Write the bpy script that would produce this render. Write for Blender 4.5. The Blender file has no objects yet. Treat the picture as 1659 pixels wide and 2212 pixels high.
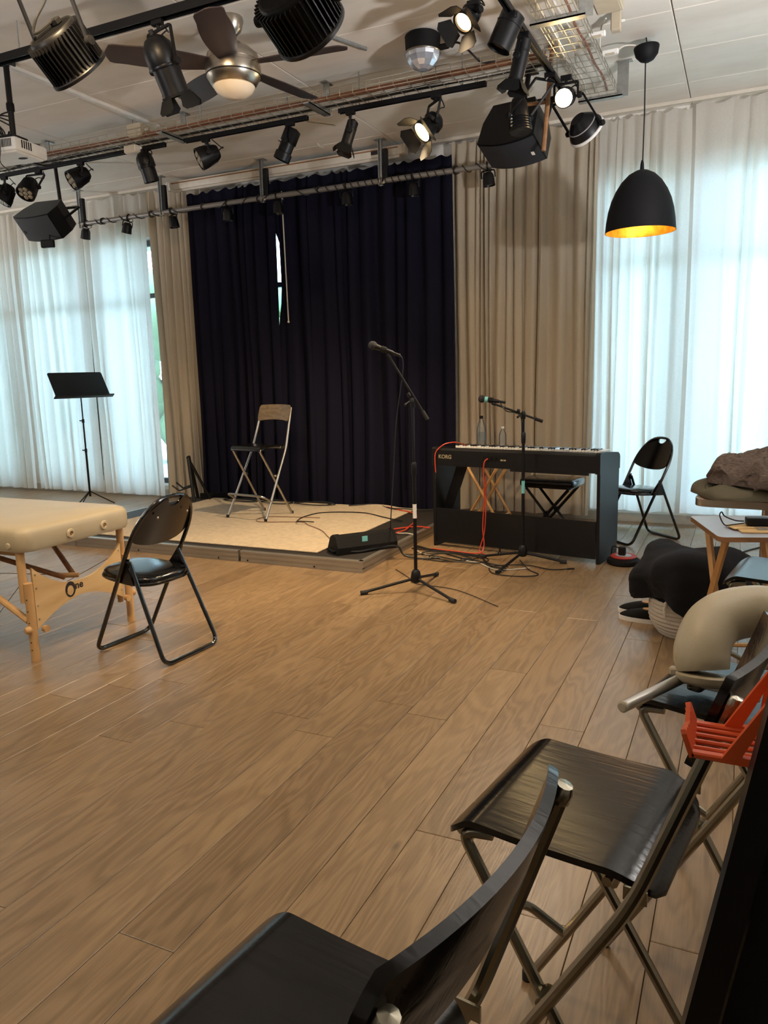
import bpy, bmesh, math, random
from mathutils import Matrix, Vector, noise
PI = math.pi
C = bpy.context.scene.collection
SC = bpy.context.scene
random.seed(7)

# ------------------------------------------------------------------ camera, world, exposure
def make_camera():
    yaw, pitch, roll, f = math.radians(25.22), math.radians(10.2), math.radians(-1.507), 1647.0
    fwd = Vector((-math.sin(yaw)*math.cos(pitch), math.cos(yaw)*math.cos(pitch), -math.sin(pitch)))
    right = Vector((math.cos(yaw), math.sin(yaw), 0))
    up = right.cross(fwd)
    r = math.cos(roll)*right + math.sin(roll)*up
    u = -math.sin(roll)*right + math.cos(roll)*up
    cd = bpy.data.cameras.new('camera')
    cd.sensor_fit = 'VERTICAL'; cd.sensor_height = 24.0; cd.sensor_width = 18.0
    cd.lens = f/2212*24.0
    cd.clip_start = 0.05
    co = bpy.data.objects.new('camera', cd); C.objects.link(co)
    m = Matrix.Identity(4)
    for i in range(3):
        m[i][0] = r[i]; m[i][1] = u[i]; m[i][2] = -fwd[i]
    m[0][3], m[1][3], m[2][3] = 0, 0, 1.37
    co.matrix_world = m
    SC.camera = co
make_camera()
SC.view_settings.view_transform = 'Standard'
SC.view_settings.look = 'None'
SC.view_settings.gamma = 1.0
SC.view_settings.use_curve_mapping = False
SC.view_settings.exposure = 0.74
w = bpy.data.worlds.new('sky'); SC.world = w; w.use_nodes = True
bg = w.node_tree.nodes['Background']
bg.inputs[0].default_value = (0.47, 0.76, 1.0, 1)
bg.inputs[1].default_value = 10.5
SC.cycles.max_bounces = 8
SC.cycles.diffuse_bounces = 5
SC.cycles.transparent_max_bounces = 12
SC.cycles.sample_clamp_indirect = 6.0

def spot_light(name, loc, target, power, color, deg=60, blend=0.6, size=0.06, parent=None):
    d = bpy.data.lights.new(name, 'SPOT'); d.energy = power; d.color = color
    d.spot_size = math.radians(deg); d.spot_blend = blend; d.shadow_soft_size = size
    o = bpy.data.objects.new(name, d); C.objects.link(o)
    v = Vector(target) - Vector(loc)
    o.rotation_euler = v.to_track_quat('-Z', 'Y').to_euler()
    o.location = loc
    if parent:
        o.parent = parent
        o.location = Vector(loc) - parent.location
    return o
WARM = (1.0, 0.72, 0.42)
NEUT = (1.0, 0.83, 0.64)

# ------------------------------------------------------------------ mesh helpers
def V(*a): return Vector(a)
def xyz(m, p): return m @ Vector(p) if m is not None else Vector(p)
def frame(x, z, o=(0, 0, 0)):
    """matrix with local x, z axes (z kept exactly) and origin o"""
    z = Vector(z).normalized(); x = Vector(x); x = (x - z*x.dot(z)).normalized(); y = z.cross(x)
    m = Matrix.Identity(4)
    for i in range(3): m[i][0] = x[i]; m[i][1] = y[i]; m[i][2] = z[i]; m[i][3] = o[i]
    return m
def T(x, y, z): return Matrix.Translation((x, y, z))
def RZ(a): return Matrix.Rotation(a, 4, 'Z')
def RX(a): return Matrix.Rotation(a, 4, 'X')
def RY(a): return Matrix.Rotation(a, 4, 'Y')

class MB:
    def __init__(s): s.v = []; s.f = []
    def add(s, vs, fs, m=None):
        b = len(s.v)
        s.v += [tuple(xyz(m, p)) for p in vs]
        s.f += [tuple(i + b for i in f) for f in fs]
        return s
    def box(s, c, d, m=None):
        x, y, z = c; a, b, e = d[0]/2, d[1]/2, d[2]/2
        vs = [(x+i*a, y+j*b, z+k*e) for i in (-1, 1) for j in (-1, 1) for k in (-1, 1)]
        return s.add(vs, [(0,1,3,2), (4,6,7,5), (0,4,5,1), (2,3,7,6), (0,2,6,4), (1,5,7,3)], m)
    def rbox(s, c, d, r, seg=2, m=None):
        bm = bmesh.new(); bmesh.ops.create_cube(bm, size=1)
        for v in bm.verts: v.co = Vector((v.co.x*d[0]+c[0], v.co.y*d[1]+c[1], v.co.z*d[2]+c[2]))
        bmesh.ops.bevel(bm, geom=bm.edges[:], offset=min(r, min(d)*0.49), segments=seg, profile=0.5, affect='EDGES')
        bm.verts.index_update()
        s.add([v.co[:] for v in bm.verts], [tuple(v.index for v in f.verts) for f in bm.faces], m)
        bm.free(); return s
    def tube(s, pts, r, n=8, closed=False, m=None, flat=None):
        pts = [Vector(p) for p in pts]; N = len(pts)
        rs = r if isinstance(r, (list, tuple)) else [r]*N
        T_ = []
        for i in range(N):
            if closed: t = pts[(i+1) % N] - pts[i-1]
            else: t = pts[min(i+1, N-1)] - pts[max(i-1, 0)]
            T_.append(t.normalized() if t.length > 1e-9 else Vector((0, 0, 1)))
        a = T_[0].orthogonal().normalized()
        if flat is not None: a = (Vector(flat) - T_[0]*Vector(flat).dot(T_[0])).normalized()
        vs = []
        for i in range(N):
            a = (a - T_[i]*a.dot(T_[i]));
            a = a.normalized() if a.length > 1e-6 else T_[i].orthogonal().normalized()
            b = T_[i].cross(a)
            for k in range(n):
                t = 2*PI*(k+0.5)/n
                vs.append(pts[i] + (a*math.cos(t) + b*math.sin(t))*rs[i])
        fs = []
        for i in range(N if closed else N-1):
            j = (i+1) % N
            for k in range(n):
                fs.append((i*n+k, i*n+(k+1) % n, j*n+(k+1) % n, j*n+k))
        if not closed:
            fs.append(tuple(range(n-1, -1, -1))); fs.append(tuple((N-1)*n+k for k in range(n)))
        return s.add(vs, fs, m)
    def lathe(s, prof, n=24, m=None, closed=False, cap=True):
        vs = []; fs = []; P = len(prof)
        for r, z in prof:
            for k in range(n):
                t = 2*PI*k/n; vs.append((r*math.cos(t), r*math.sin(t), z))
        for i in range(P if closed else P-1):
            j = (i+1) % P
            for k in range(n):
                fs.append((i*n+k, i*n+(k+1) % n, j*n+(k+1) % n, j*n+k))
        if not closed and cap:
            if prof[0][0] > 1e-5: fs.append(tuple(range(n-1, -1, -1)))
            if prof[-1][0] > 1e-5: fs.append(tuple((P-1)*n+k for k in range(n)))
        return s.add(vs, fs, m)
    def prism(s, poly, z0, z1, m=None):
        n = len(poly)
        vs = [(x, y, z0) for x, y in poly] + [(x, y, z1) for x, y in poly]
        fs = [tuple(range(n-1, -1, -1)), tuple(range(n, 2*n))] + [(i, (i+1) % n, n+(i+1) % n, n+i) for i in range(n)]
        return s.add(vs, fs, m)
    def ring(s, outer, inner, z0, z1, m=None):
        """prism with a hole; both loops with the same count"""
        n = len(outer)
        vs = [(x, y, z) for z in (z0, z1) for L in (outer, inner) for x, y in L]
        fs = []
        for i in range(n):
            j = (i+1) % n
            o0, o1, i0, i1 = i, j, n+i, n+j
            fs += [(o0, i0, i1, o1), (2*n+o0, 2*n+o1, 2*n+i1, 2*n+i0), (o0, o1, 2*n+o1, 2*n+o0), (i1, i0, 2*n+i0, 2*n+i1)]
        return s.add(vs, fs, m)
    def ball(s, c, r, n=12, k=8, m=None):
        rx, ry, rz = r if isinstance(r, (list, tuple)) else (r, r, r)
        vs = [(c[0], c[1], c[2]-rz)]; fs = []
        for i in range(1, k):
            p = -PI/2 + PI*i/k
            for j in range(n):
                t = 2*PI*j/n
                vs.append((c[0]+rx*math.cos(p)*math.cos(t), c[1]+ry*math.cos(p)*math.sin(t), c[2]+rz*math.sin(p)))
        vs.append((c[0], c[1], c[2]+rz)); top = len(vs)-1
        for j in range(n):
            fs.append((0, 1+(j+1) % n, 1+j)); fs.append((top, top-n+j, top-n+(j+1) % n))
        for i in range(k-2):
            for j in range(n):
                a = 1+i*n
                fs.append((a+j, a+(j+1) % n, a+n+(j+1) % n, a+n+j))
        return s.add(vs, fs, m)
    def grid(s, fn, nu, nv, m=None, thick=None):
        vs = [fn(i/nu, j/nv) for j in range(nv+1) for i in range(nu+1)]
        fs = [(j*(nu+1)+i, j*(nu+1)+i+1, (j+1)*(nu+1)+i+1, (j+1)*(nu+1)+i) for j in range(nv) for i in range(nu)]
        if thick:
            t = Vector(thick); n0 = len(vs)
            vs2 = [tuple(Vector(p)+t) for p in vs]
            fs2 = [tuple(reversed([i+n0 for i in f])) for f in fs]
            loop = [i for i in range(nu)] + [j*(nu+1)+nu for j in range(nv)] + [nv*(nu+1)+i for i in range(nu, 0, -1)] + [j*(nu+1) for j in range(nv, 0, -1)]
            fs3 = [(loop[(k+1) % len(loop)], loop[k], loop[k]+n0, loop[(k+1) % len(loop)]+n0) for k in range(len(loop))]
            vs = vs + vs2; fs = fs + fs2 + fs3
        return s.add(vs, fs, m)
    def mesh(s, name, mat, smooth=35):
        me = bpy.data.meshes.new(name); me.from_pydata(s.v, [], s.f); me.update()
        bm = bmesh.new(); bm.from_mesh(me); bmesh.ops.recalc_face_normals(bm, faces=bm.faces); bm.to_mesh(me); bm.free()
        if mat is not None: me.materials.append(mat)
        if smooth:
            me.shade_smooth()
            me.set_sharp_from_angle(angle=math.radians(smooth))
        return me
    def build(s, name, mat, parent=None, smooth=35, loc=None):
        o = bpy.data.objects.new(name, s.mesh(name, mat, smooth)); C.objects.link(o)
        if parent is not None: o.parent = parent
        if loc: o.location = loc
        return o

def spline(pts, n=8):
    """Catmull-Rom through pts"""
    P = [Vector(p) for p in pts]; out = []
    for i in range(len(P)-1):
        p0, p1, p2, p3 = P[max(i-1, 0)], P[i], P[i+1], P[min(i+2, len(P)-1)]
        for k in range(n):
            t = k/n
            out.append(0.5*((2*p1) + (p2-p0)*t + (2*p0-5*p1+4*p2-p3)*t*t + (3*p1-p0-3*p2+p3)*t*t*t))
    return out + [P[-1]]
def fillet(pts, r, n=6, closed=False):
    """round the corners of a polyline"""
    P = [Vector(p) for p in pts]; N = len(P); out = []
    for i in range(N):
        if not closed and i in (0, N-1): out.append(P[i]); continue
        a, b, c = P[i-1], P[i], P[(i+1) % N]
        u = (a-b); v = (c-b); lu, lv = u.length, v.length; u.normalize(); v.normalize()
        ang = u.angle(v); d = min(r/math.tan(ang/2), lu*0.49, lv*0.49)
        p, q = b+u*d, b+v*d
        for k in range(n+1):
            t = k/n; out.append((1-t)**2*p + 2*t*(1-t)*b + t*t*q)
    return out
def rrect(w, h, r, n=5):
    out = []
    for cx, cy, a in ((w/2-r, h/2-r, 0), (-w/2+r, h/2-r, PI/2), (-w/2+r, -h/2+r, PI), (w/2-r, -h/2+r, 1.5*PI)):
        for k in range(n+1):
            t = a + PI/2*k/n; out.append((cx+r*math.cos(t), cy+r*math.sin(t)))
    return out

def tag(o, label=None, cat=None, group=None, kind=None):
    if label: o['label'] = label
    if cat: o['category'] = cat
    if group: o['group'] = group
    if kind: o['kind'] = kind
    return o
def thing(name, label, cat, loc=(0, 0, 0), rz=0.0, group=None):
    o = bpy.data.objects.new(name, None); C.objects.link(o)
    o.empty_display_size = 0.05
    o.location = loc; o.rotation_euler = (0, 0, rz)
    return tag(o, label, cat, group)
def copy_tree(o, parent=None):
    c = o.copy(); C.objects.link(c); c.parent = parent
    for ch in o.children: copy_tree(ch, c)
    return c
def text_mesh(name, s, size, mat, m, parent=None, depth=0.001, align='LEFT', shear=0.0, bold=0.0):
    cu = bpy.data.curves.new('t', 'FONT'); cu.body = s; cu.size = size; cu.extrude = depth; cu.align_x = align; cu.shear = shear; cu.offset = bold
    ob = bpy.data.objects.new('t', cu); C.objects.link(ob)
    dg = bpy.context.evaluated_depsgraph_get()
    me = bpy.data.meshes.new_from_object(ob.evaluated_get(dg)); bpy.data.objects.remove(ob); bpy.data.curves.remove(cu)
    me.transform(m); me.materials.clear(); me.materials.append(mat)
    o = bpy.data.objects.new(name, me); C.objects.link(o); o.parent = parent
    return o

# ------------------------------------------------------------------ materials
def nt(name):
    m = bpy.data.materials.new(name); m.use_nodes = True
    return m, m.node_tree, m.node_tree.nodes['Principled BSDF']
def lin(c):
    return tuple(((x/255)/12.92 if x/255 <= 0.04045 else ((x/255+0.055)/1.055)**2.4) for x in c) + (1,)
def mat(name, c, rough=0.5, metal=0.0, var=0.06, scale=18.0, bump=0.0, bscale=120.0, spec=0.5, coat=0.0, stretch=(1, 1, 1), emit=None, estr=0.0):
    """plain procedural material: base colour broken up by noise, optional fine bump; c in sRGB 0-255"""
    m, t, p = nt(name)
    N, L = t.nodes, t.links
    tc = N.new('ShaderNodeTexCoord'); mp = N.new('ShaderNodeMapping'); mp.inputs['Scale'].default_value = stretch
    L.new(tc.outputs['Object'], mp.inputs['Vector'])
    nz = N.new('ShaderNodeTexNoise'); nz.inputs['Scale'].default_value = scale; nz.inputs['Detail'].default_value = 4
    L.new(mp.outputs[0], nz.inputs['Vector'])
    mx = N.new('ShaderNodeMix'); mx.data_type = 'RGBA'
    col = lin(c)
    mx.inputs['A'].default_value = tuple(max(0, x*(1-var*2)) for x in col[:3]) + (1,)
    mx.inputs['B'].default_value = tuple(min(1, x*(1+var*2)) for x in col[:3]) + (1,)
    L.new(nz.outputs['Fac'], mx.inputs['Factor']); L.new(mx.outputs['Result'], p.inputs['Base Color'])
    p.inputs['Roughness'].default_value = rough; p.inputs['Metallic'].default_value = metal
    p.inputs['Specular IOR Level'].default_value = spec; p.inputs['Coat Weight'].default_value = coat
    if bump:
        n2 = N.new('ShaderNodeTexNoise'); n2.inputs['Scale'].default_value = bscale; n2.inputs['Detail'].default_value = 3
        L.new(mp.outputs[0], n2.inputs['Vector'])
        b = N.new('ShaderNodeBump'); b.inputs['Strength'].default_value = bump; b.inputs['Distance'].default_value = 0.01
        L.new(n2.outputs['Fac'], b.inputs['Height']); L.new(b.outputs[0], p.inputs['Normal'])
    if emit:
        p.inputs['Emission Color'].default_value = lin(emit); p.inputs['Emission Strength'].default_value = estr
    return m

def mat_plank():
    m, t, p = nt('oak_plank'); N, L = t.nodes, t.links
    geo = N.new('ShaderNodeNewGeometry'); oi = N.new('ShaderNodeObjectInfo')
    off = N.new('ShaderNodeVectorMath'); off.operation = 'MULTIPLY_ADD'
    cmb = N.new('ShaderNodeCombineXYZ')
    for i in range(3): L.new(oi.outputs['Random'], cmb.inputs[i])
    L.new(cmb.outputs[0], off.inputs[0]); off.inputs[1].default_value = (13.7, 41.3, 7.7)
    L.new(geo.outputs['Position'], off.inputs[2])
    mp = N.new('ShaderNodeMapping'); mp.inputs['Scale'].default_value = (1.0, 0.16, 1.0)
    L.new(off.outputs[0], mp.inputs[0])
    # grain rings distorted along the board
    n1 = N.new('ShaderNodeTexNoise'); n1.inputs['Scale'].default_value = 7.0; n1.inputs['Detail'].default_value = 3; n1.inputs['Distortion'].default_value = 0.4
    L.new(mp.outputs[0], n1.inputs[0])
    wv = N.new('ShaderNodeMath'); wv.operation = 'MULTIPLY'; wv.inputs[1].default_value = 75.0
    L.new(n1.outputs['Fac'], wv.inputs[0])
    sn = N.new('ShaderNodeMath'); sn.operation = 'SINE'; L.new(wv.outputs[0], sn.inputs[0])
    mp2 = N.new('ShaderNodeMapping'); mp2.inputs['Scale'].default_value = (160, 6, 1); L.new(off.outputs[0], mp2.inputs[0])
    n2 = N.new('ShaderNodeTexNoise'); n2.inputs['Scale'].default_value = 1.0; n2.inputs['Detail'].default_value = 4; L.new(mp2.outputs[0], n2.inputs[0])
    # knots
    vo = N.new('ShaderNodeTexVoronoi'); vo.inputs['Scale'].default_value = 2.2
    mp3 = N.new('ShaderNodeMapping'); mp3.inputs['Scale'].default_value = (1.6, 0.7, 1); L.new(off.outputs[0], mp3.inputs[0]); L.new(mp3.outputs[0], vo.inputs[0])
    kr = N.new('ShaderNodeMapRange'); kr.inputs[1].default_value = 0.0; kr.inputs[2].default_value = 0.055; kr.inputs[3].default_value = 0.35; kr.inputs[4].default_value = 1.0
    L.new(vo.outputs['Distance'], kr.inputs[0])
    ramp = N.new('ShaderNodeValToRGB')
    ramp.color_ramp.elements[0].color = lin((98, 77, 53)); ramp.color_ramp.elements[1].color = lin((156, 129, 95))
    a1 = N.new('ShaderNodeMath'); a1.operation = 'MULTIPLY_ADD'; a1.inputs[1].default_value = 0.15; L.new(sn.outputs[0], a1.inputs[0])
    n2s = N.new('ShaderNodeMapRange'); n2s.inputs[3].default_value = 0.16; n2s.inputs[4].default_value = 0.84; L.new(n2.outputs['Fac'], n2s.inputs[0]); L.new(n2s.outputs[0], a1.inputs[2])
    a2 = N.new('ShaderNodeMath'); a2.operation = 'MULTIPLY_ADD'; a2.inputs[1].default_value = 0.26; L.new(oi.outputs['Random'], a2.inputs[0])
    sub = N.new('ShaderNodeMath'); sub.operation = 'SUBTRACT'; L.new(a1.outputs[0], sub.inputs[0]); sub.inputs[1].default_value = 0.12
    L.new(sub.outputs[0], a2.inputs[2]); L.new(a2.outputs[0], ramp.inputs[0])
    mu = N.new('ShaderNodeMix'); mu.data_type = 'RGBA'; mu.blend_type = 'MULTIPLY'; mu.inputs['Factor'].default_value = 1.0
    L.new(ramp.outputs[0], mu.inputs['A']); L.new(kr.outputs[0], mu.inputs['B'])
    L.new(mu.outputs['Result'], p.inputs['Base Color'])
    p.inputs['Specular IOR Level'].default_value = 0.7
    rr = N.new('ShaderNodeMapRange'); rr.inputs[3].default_value = 0.26; rr.inputs[4].default_value = 0.42; L.new(n2.outputs['Fac'], rr.inputs[0]); L.new(rr.outputs[0], p.inputs['Roughness'])
    b = N.new('ShaderNodeBump'); b.inputs['Strength'].default_value = 0.12; b.inputs['Distance'].default_value = 0.004
    L.new(n2.outputs['Fac'], b.inputs['Height']); L.new(b.outputs[0], p.inputs['Normal'])
    return m

def mat_wood(name, c1, c2, scale=(3, 3, 40), rough=0.45, rings=26.0, bmp=0.2):
    """veneer / timber: stretched noise rings between two colours"""
    m, t, p = nt(name); N, L = t.nodes, t.links
    tc = N.new('ShaderNodeTexCoord'); mp = N.new('ShaderNodeMapping'); mp.inputs['Scale'].default_value = scale
    L.new(tc.outputs['Object'], mp.inputs[0])
    n = N.new('ShaderNodeTexNoise'); n.inputs['Scale'].default_value = 1.0; n.inputs['Detail'].default_value = 4; n.inputs['Distortion'].default_value = 0.3
    L.new(mp.outputs[0], n.inputs[0])
    k = N.new('ShaderNodeMath'); k.operation = 'MULTIPLY'; k.inputs[1].default_value = rings; L.new(n.outputs['Fac'], k.inputs[0])
    fr = N.new('ShaderNodeMath'); fr.operation = 'PINGPONG'; fr.inputs[1].default_value = 1.0; L.new(k.outputs[0], fr.inputs[0])
    mx = N.new('ShaderNodeMix'); mx.data_type = 'RGBA'; mx.inputs['A'].default_value = lin(c1); mx.inputs['B'].default_value = lin(c2)
    L.new(fr.outputs[0], mx.inputs['Factor']); L.new(mx.outputs['Result'], p.inputs['Base Color'])
    p.inputs['Roughness'].default_value = rough
    p.inputs['Specular IOR Level'].default_value = 0.4
    b = N.new('ShaderNodeBump'); b.inputs['Strength'].default_value = bmp; b.inputs['Distance'].default_value = 0.003
    L.new(fr.outputs[0], b.inputs['Height']); L.new(b.outputs[0], p.inputs['Normal'])
    return m

def mat_curtain(name, c, trans, sheer=0.0, rough=0.9):
    """woven cloth that scatters light to both sides; sheer = share of open weave"""
    m = bpy.data.materials.new(name); m.use_nodes = True; t = m.node_tree; N, L = t.nodes, t.links
    out = N['Material Output']; N.remove(N['Principled BSDF'])
    tc = N.new('ShaderNodeTexCoord'); mp = N.new('ShaderNodeMapping'); mp.inputs['Scale'].default_value = (260, 260, 60); L.new(tc.outputs['Object'], mp.inputs[0])
    nz = N.new('ShaderNodeTexNoise'); nz.inputs['Scale'].default_value = 1.0; L.new(mp.outputs[0], nz.inputs[0])
    mx = N.new('ShaderNodeMix'); mx.data_type = 'RGBA'
    col = lin(c); mx.inputs['A'].default_value = tuple(x*0.88 for x in col[:3])+(1,); mx.inputs['B'].default_value = tuple(min(1, x*1.08) for x in col[:3])+(1,)
    L.new(nz.outputs['Fac'], mx.inputs['Factor'])
    d = N.new('ShaderNodeBsdfDiffuse'); tr = N.new('ShaderNodeBsdfTranslucent'); L.new(mx.outputs['Result'], d.inputs[0]); L.new(mx.outputs['Result'], tr.inputs[0])
    ms = N.new('ShaderNodeMixShader'); ms.inputs[0].default_value = trans; L.new(d.outputs[0], ms.inputs[1]); L.new(tr.outputs[0], ms.inputs[2])
    last = ms
    if sheer:
        tp = N.new('ShaderNodeBsdfTransparent'); m2 = N.new('ShaderNodeMixShader'); m2.inputs[0].default_value = sheer
        L.new(ms.outputs[0], m2.inputs[1]); L.new(tp.outputs[0], m2.inputs[2]); last = m2
    L.new(last.outputs[0], out.inputs[0])
    return m
def mat_glass(name, tint=(1, 1, 1), rough=0.02, body=0.0, bodyc=(200, 210, 215)):
    """thin clear glass or plastic: transparent with a fresnel gloss"""
    m = bpy.data.materials.new(name); m.use_nodes = True; t = m.node_tree; N, L = t.nodes, t.links
    out = N['Material Output']; N.remove(N['Principled BSDF'])
    fr = N.new('ShaderNodeFresnel'); fr.inputs[0].default_value = 1.45
    tp = N.new('ShaderNodeBsdfTransparent'); tp.inputs[0].default_value = tuple(tint)+(1,)
    gl = N.new('ShaderNodeBsdfGlossy'); gl.inputs['Roughness'].default_value = rough
    ms = N.new('ShaderNodeMixShader'); L.new(fr.outputs[0], ms.inputs[0]); L.new(tp.outputs[0], ms.inputs[1]); L.new(gl.outputs[0], ms.inputs[2])
    last = ms
    if body:
        df = N.new('ShaderNodeBsdfDiffuse'); df.inputs[0].default_value = lin(bodyc)
        m2 = N.new('ShaderNodeMixShader'); m2.inputs[0].default_value = body; L.new(ms.outputs[0], m2.inputs[1]); L.new(df.outputs[0], m2.inputs[2]); last = m2
    L.new(last.outputs[0], out.inputs[0]); return m
def mat_emit(name, c, s):
    m, t, p = nt(name); p.inputs['Base Color'].default_value = lin(c); p.inputs['Emission Color'].default_value = lin(c); p.inputs['Emission Strength'].default_value = s
    return m
def mat_concrete():
    m, t, p = nt('fair_faced_concrete'); N, L = t.nodes, t.links
    g = N.new('ShaderNodeNewGeometry')
    n1 = N.new('ShaderNodeTexNoise'); n1.inputs['Scale'].default_value = 1.3; n1.inputs['Detail'].default_value = 6; n1.inputs['Roughness'].default_value = 0.6
    mp = N.new('ShaderNodeMapping'); mp.inputs['Scale'].default_value = (0.6, 1.6, 1); L.new(g.outputs['Position'], mp.inputs[0]); L.new(mp.outputs[0], n1.inputs[0])
    r = N.new('ShaderNodeValToRGB'); r.color_ramp.elements[0].position = 0.3; r.color_ramp.elements[1].position = 0.72
    r.color_ramp.elements[0].color = lin((206, 198, 186)); r.color_ramp.elements[1].color = lin((232, 226, 216)); L.new(n1.outputs['Fac'], r.inputs[0])
    n2 = N.new('ShaderNodeTexVoronoi'); n2.inputs['Scale'].default_value = 3.0; mp2 = N.new('ShaderNodeMapping'); mp2.inputs['Scale'].default_value = (1, 2.2, 1); L.new(g.outputs['Position'], mp2.inputs[0]); L.new(mp2.outputs[0], n2.inputs[0])
    k = N.new('ShaderNodeMapRange'); k.inputs[1].default_value = 0.0; k.inputs[2].default_value = 0.035; k.inputs[3].default_value = 0.75; k.inputs[4].default_value = 1.0; L.new(n2.outputs['Distance'], k.inputs[0])
    mu = N.new('ShaderNodeMix'); mu.data_type = 'RGBA'; mu.blend_type = 'MULTIPLY'; mu.inputs['Factor'].default_value = 1; L.new(r.outputs[0], mu.inputs['A']); L.new(k.outputs[0], mu.inputs['B'])
    L.new(mu.outputs['Result'], p.inputs['Base Color']); p.inputs['Roughness'].default_value = 0.75
    b = N.new('ShaderNodeBump'); b.inputs['Strength'].default_value = 0.1; b.inputs['Distance'].default_value = 0.01; L.new(n1.outputs['Fac'], b.inputs['Height']); L.new(b.outputs[0], p.inputs['Normal'])
    return m

M = {}
M['plank'] = mat_plank()
M['subfloor'] = mat('subfloor_dark', (46, 34, 24), 0.8)
M['concrete'] = mat_concrete()
M['joint'] = mat('concrete_joint', (120, 112, 102), 0.9)
M['plaster'] = mat('white_plaster', (225, 220, 212), 0.8, var=0.03, scale=4, bump=0.05)
M['skirting'] = mat('pale_skirting', (196, 188, 176), 0.6)
M['winframe'] = mat('grey_window_frame', (70, 74, 78), 0.45)
M['glass'] = mat_glass('window_glass')
M['sheer'] = mat_curtain('white_sheer_cloth', (232, 228, 220), 0.55, 0.0)
M['cream'] = mat_curtain('dim_sheer_cloth', (196, 184, 164), 0.25)  # same white cloth, its warm dim look by the wall put into the colour
M['navy'] = mat_curtain('dark_stage_cloth', (27, 27, 39), 0.0)
M['terrace'] = mat('pale_terrace', (196, 196, 190), 0.8)
M['hedge'] = mat('hedge_green', (104, 128, 92), 0.8, var=0.25, scale=3)
M['shade_eaves'] = mat('added_soffit_grey', (190, 190, 186), 0.8)
M['black'] = mat('black_satin', (12, 12, 14), 0.42, var=0.08, spec=0.3)
M['blackmat'] = mat('black_matt', (10, 10, 11), 0.75, spec=0.25, bump=0.15, bscale=300)
M['blackgloss'] = mat('black_gloss_enamel', (9, 9, 11), 0.12, coat=0.6)
M['vinyl'] = mat('black_vinyl', (7, 7, 9), 0.14, bump=0.03, bscale=200)
M['darkmetal'] = mat('gunmetal', (40, 40, 43), 0.35, 0.7)
M['chrome'] = mat('satin_chrome', (176, 172, 166), 0.28, 1.0, var=0.04)
M['brass_chrome'] = mat('aged_tube', (152, 146, 130), 0.26, 1.0, var=0.05)
M['nickel'] = mat('brushed_nickel', (184, 176, 164), 0.3, 1.0, var=0.05, scale=6, stretch=(1, 1, 20))
M['galv'] = mat('galvanised_steel', (176, 178, 176), 0.42, 0.9, var=0.15, scale=40)
M['alu'] = mat('aluminium_profile', (176, 172, 164), 0.38, 0.85, var=0.08, scale=3)
M['wire'] = mat('bright_wire', (176, 170, 155), 0.35, 0.9)
M['pipe'] = mat('grey_pipe', (128, 124, 118), 0.45, 0.4)
M['white'] = mat('white_plastic', (226, 224, 220), 0.4)
M['offwhite'] = mat('offwhite_powdercoat', (212, 204, 190), 0.5)
M['beigebox'] = mat('beige_junction_plastic', (176, 164, 142), 0.6)
M['deck'] = mat('stage_deck_black', (38, 34, 31), 0.6, var=0.2, scale=60, bump=0.2, bscale=250)
M['carpet'] = mat('cream_carpet', (206, 188, 160), 0.95, var=0.14, scale=26, bump=0.8, bscale=260)
M['cream_vinyl'] = mat('cream_upholstery', (180, 167, 140), 0.42, var=0.04, scale=6, bump=0.05, bscale=260)
M['birch'] = mat_wood('birch_ply', (190, 158, 112), (206, 176, 130), (2, 1.2, 5), 0.4, 8)
M['beech'] = mat_wood('beech_rod', (176, 138, 92), (194, 156, 108), (8, 8, 2), 0.4, 6)
M['oakdark'] = mat_wood('walnut_brace', (120, 80, 50), (146, 100, 64), (10, 10, 3), 0.4, 6)
M['pine'] = mat_wood('pine_slat', (196, 144, 84), (216, 166, 104), (10, 10, 2), 0.5, 6)
M['ebony'] = mat_wood('black_stained_ash', (12, 12, 12), (22, 21, 20), (3, 22, 22), 0.21, 12, 0.05)
M['tableply'] = mat_wood('brown_table_edge', (136, 96, 62), (160, 116, 78), (3, 3, 8), 0.45, 8)
M['greytop'] = mat('grey_laminate', (150, 148, 150), 0.35, var=0.03)
M['rubber'] = mat('black_rubber', (18, 18, 18), 0.8)
M['orange_plastic'] = mat('orange_plastic', (212, 86, 36), 0.42, var=0.05)
M['redcable'] = mat('red_cable', (190, 62, 38), 0.45)
M['orangecable'] = mat('orange_brown_cable', (118, 76, 54), 0.5)
M['greycable'] = mat('pale_grey_cable', (170, 165, 155), 0.5)
M['blackcable'] = mat('black_cable', (17, 17, 18), 0.5)
M['bluecable'] = mat('dark_blue_cable', (34, 44, 62), 0.5)
M['whitecable'] = mat('white_cable', (205, 198, 186), 0.5)
M['tape'] = mat('turquoise_tape', (110, 186, 190), 0.6)
M['gold'] = mat('gold_leaf_lining', (206, 140, 44), 0.42, 0.7, var=0.45, scale=26)
M['shade'] = mat('matt_black_shade', (7, 8, 13), 0.65, spec=0.25)
M['darkwood'] = mat('dark_walnut_blade', (54, 42, 42), 0.4)
M['opal'] = mat('opal_glass', (238, 222, 198), 0.25, var=0.02)
M['lens'] = mat('led_lens', (150, 140, 120), 0.15, 0.3)
M['grille'] = mat('speaker_grille', (20, 21, 28), 0.6, bump=0.5, bscale=700)
M['piano'] = mat('piano_black_grain', (11, 12, 16), 0.42, spec=0.35, bump=0.1, bscale=400)
M['keywhite'] = mat('piano_key_white', (228, 226, 218), 0.25, var=0.02)
M['knit'] = mat('black_wool', (9, 11, 17), 0.95, bump=0.5, bscale=220)
M['basket'] = mat('white_rope', (206, 196, 182), 0.85, bump=0.6, bscale=90, stretch=(1, 1, 6))
M['brownknit'] = mat('brown_grey_knit', (122, 104, 92), 0.95, var=0.45, scale=46, bump=1.0, bscale=150, stretch=(1, 1, 4))
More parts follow.
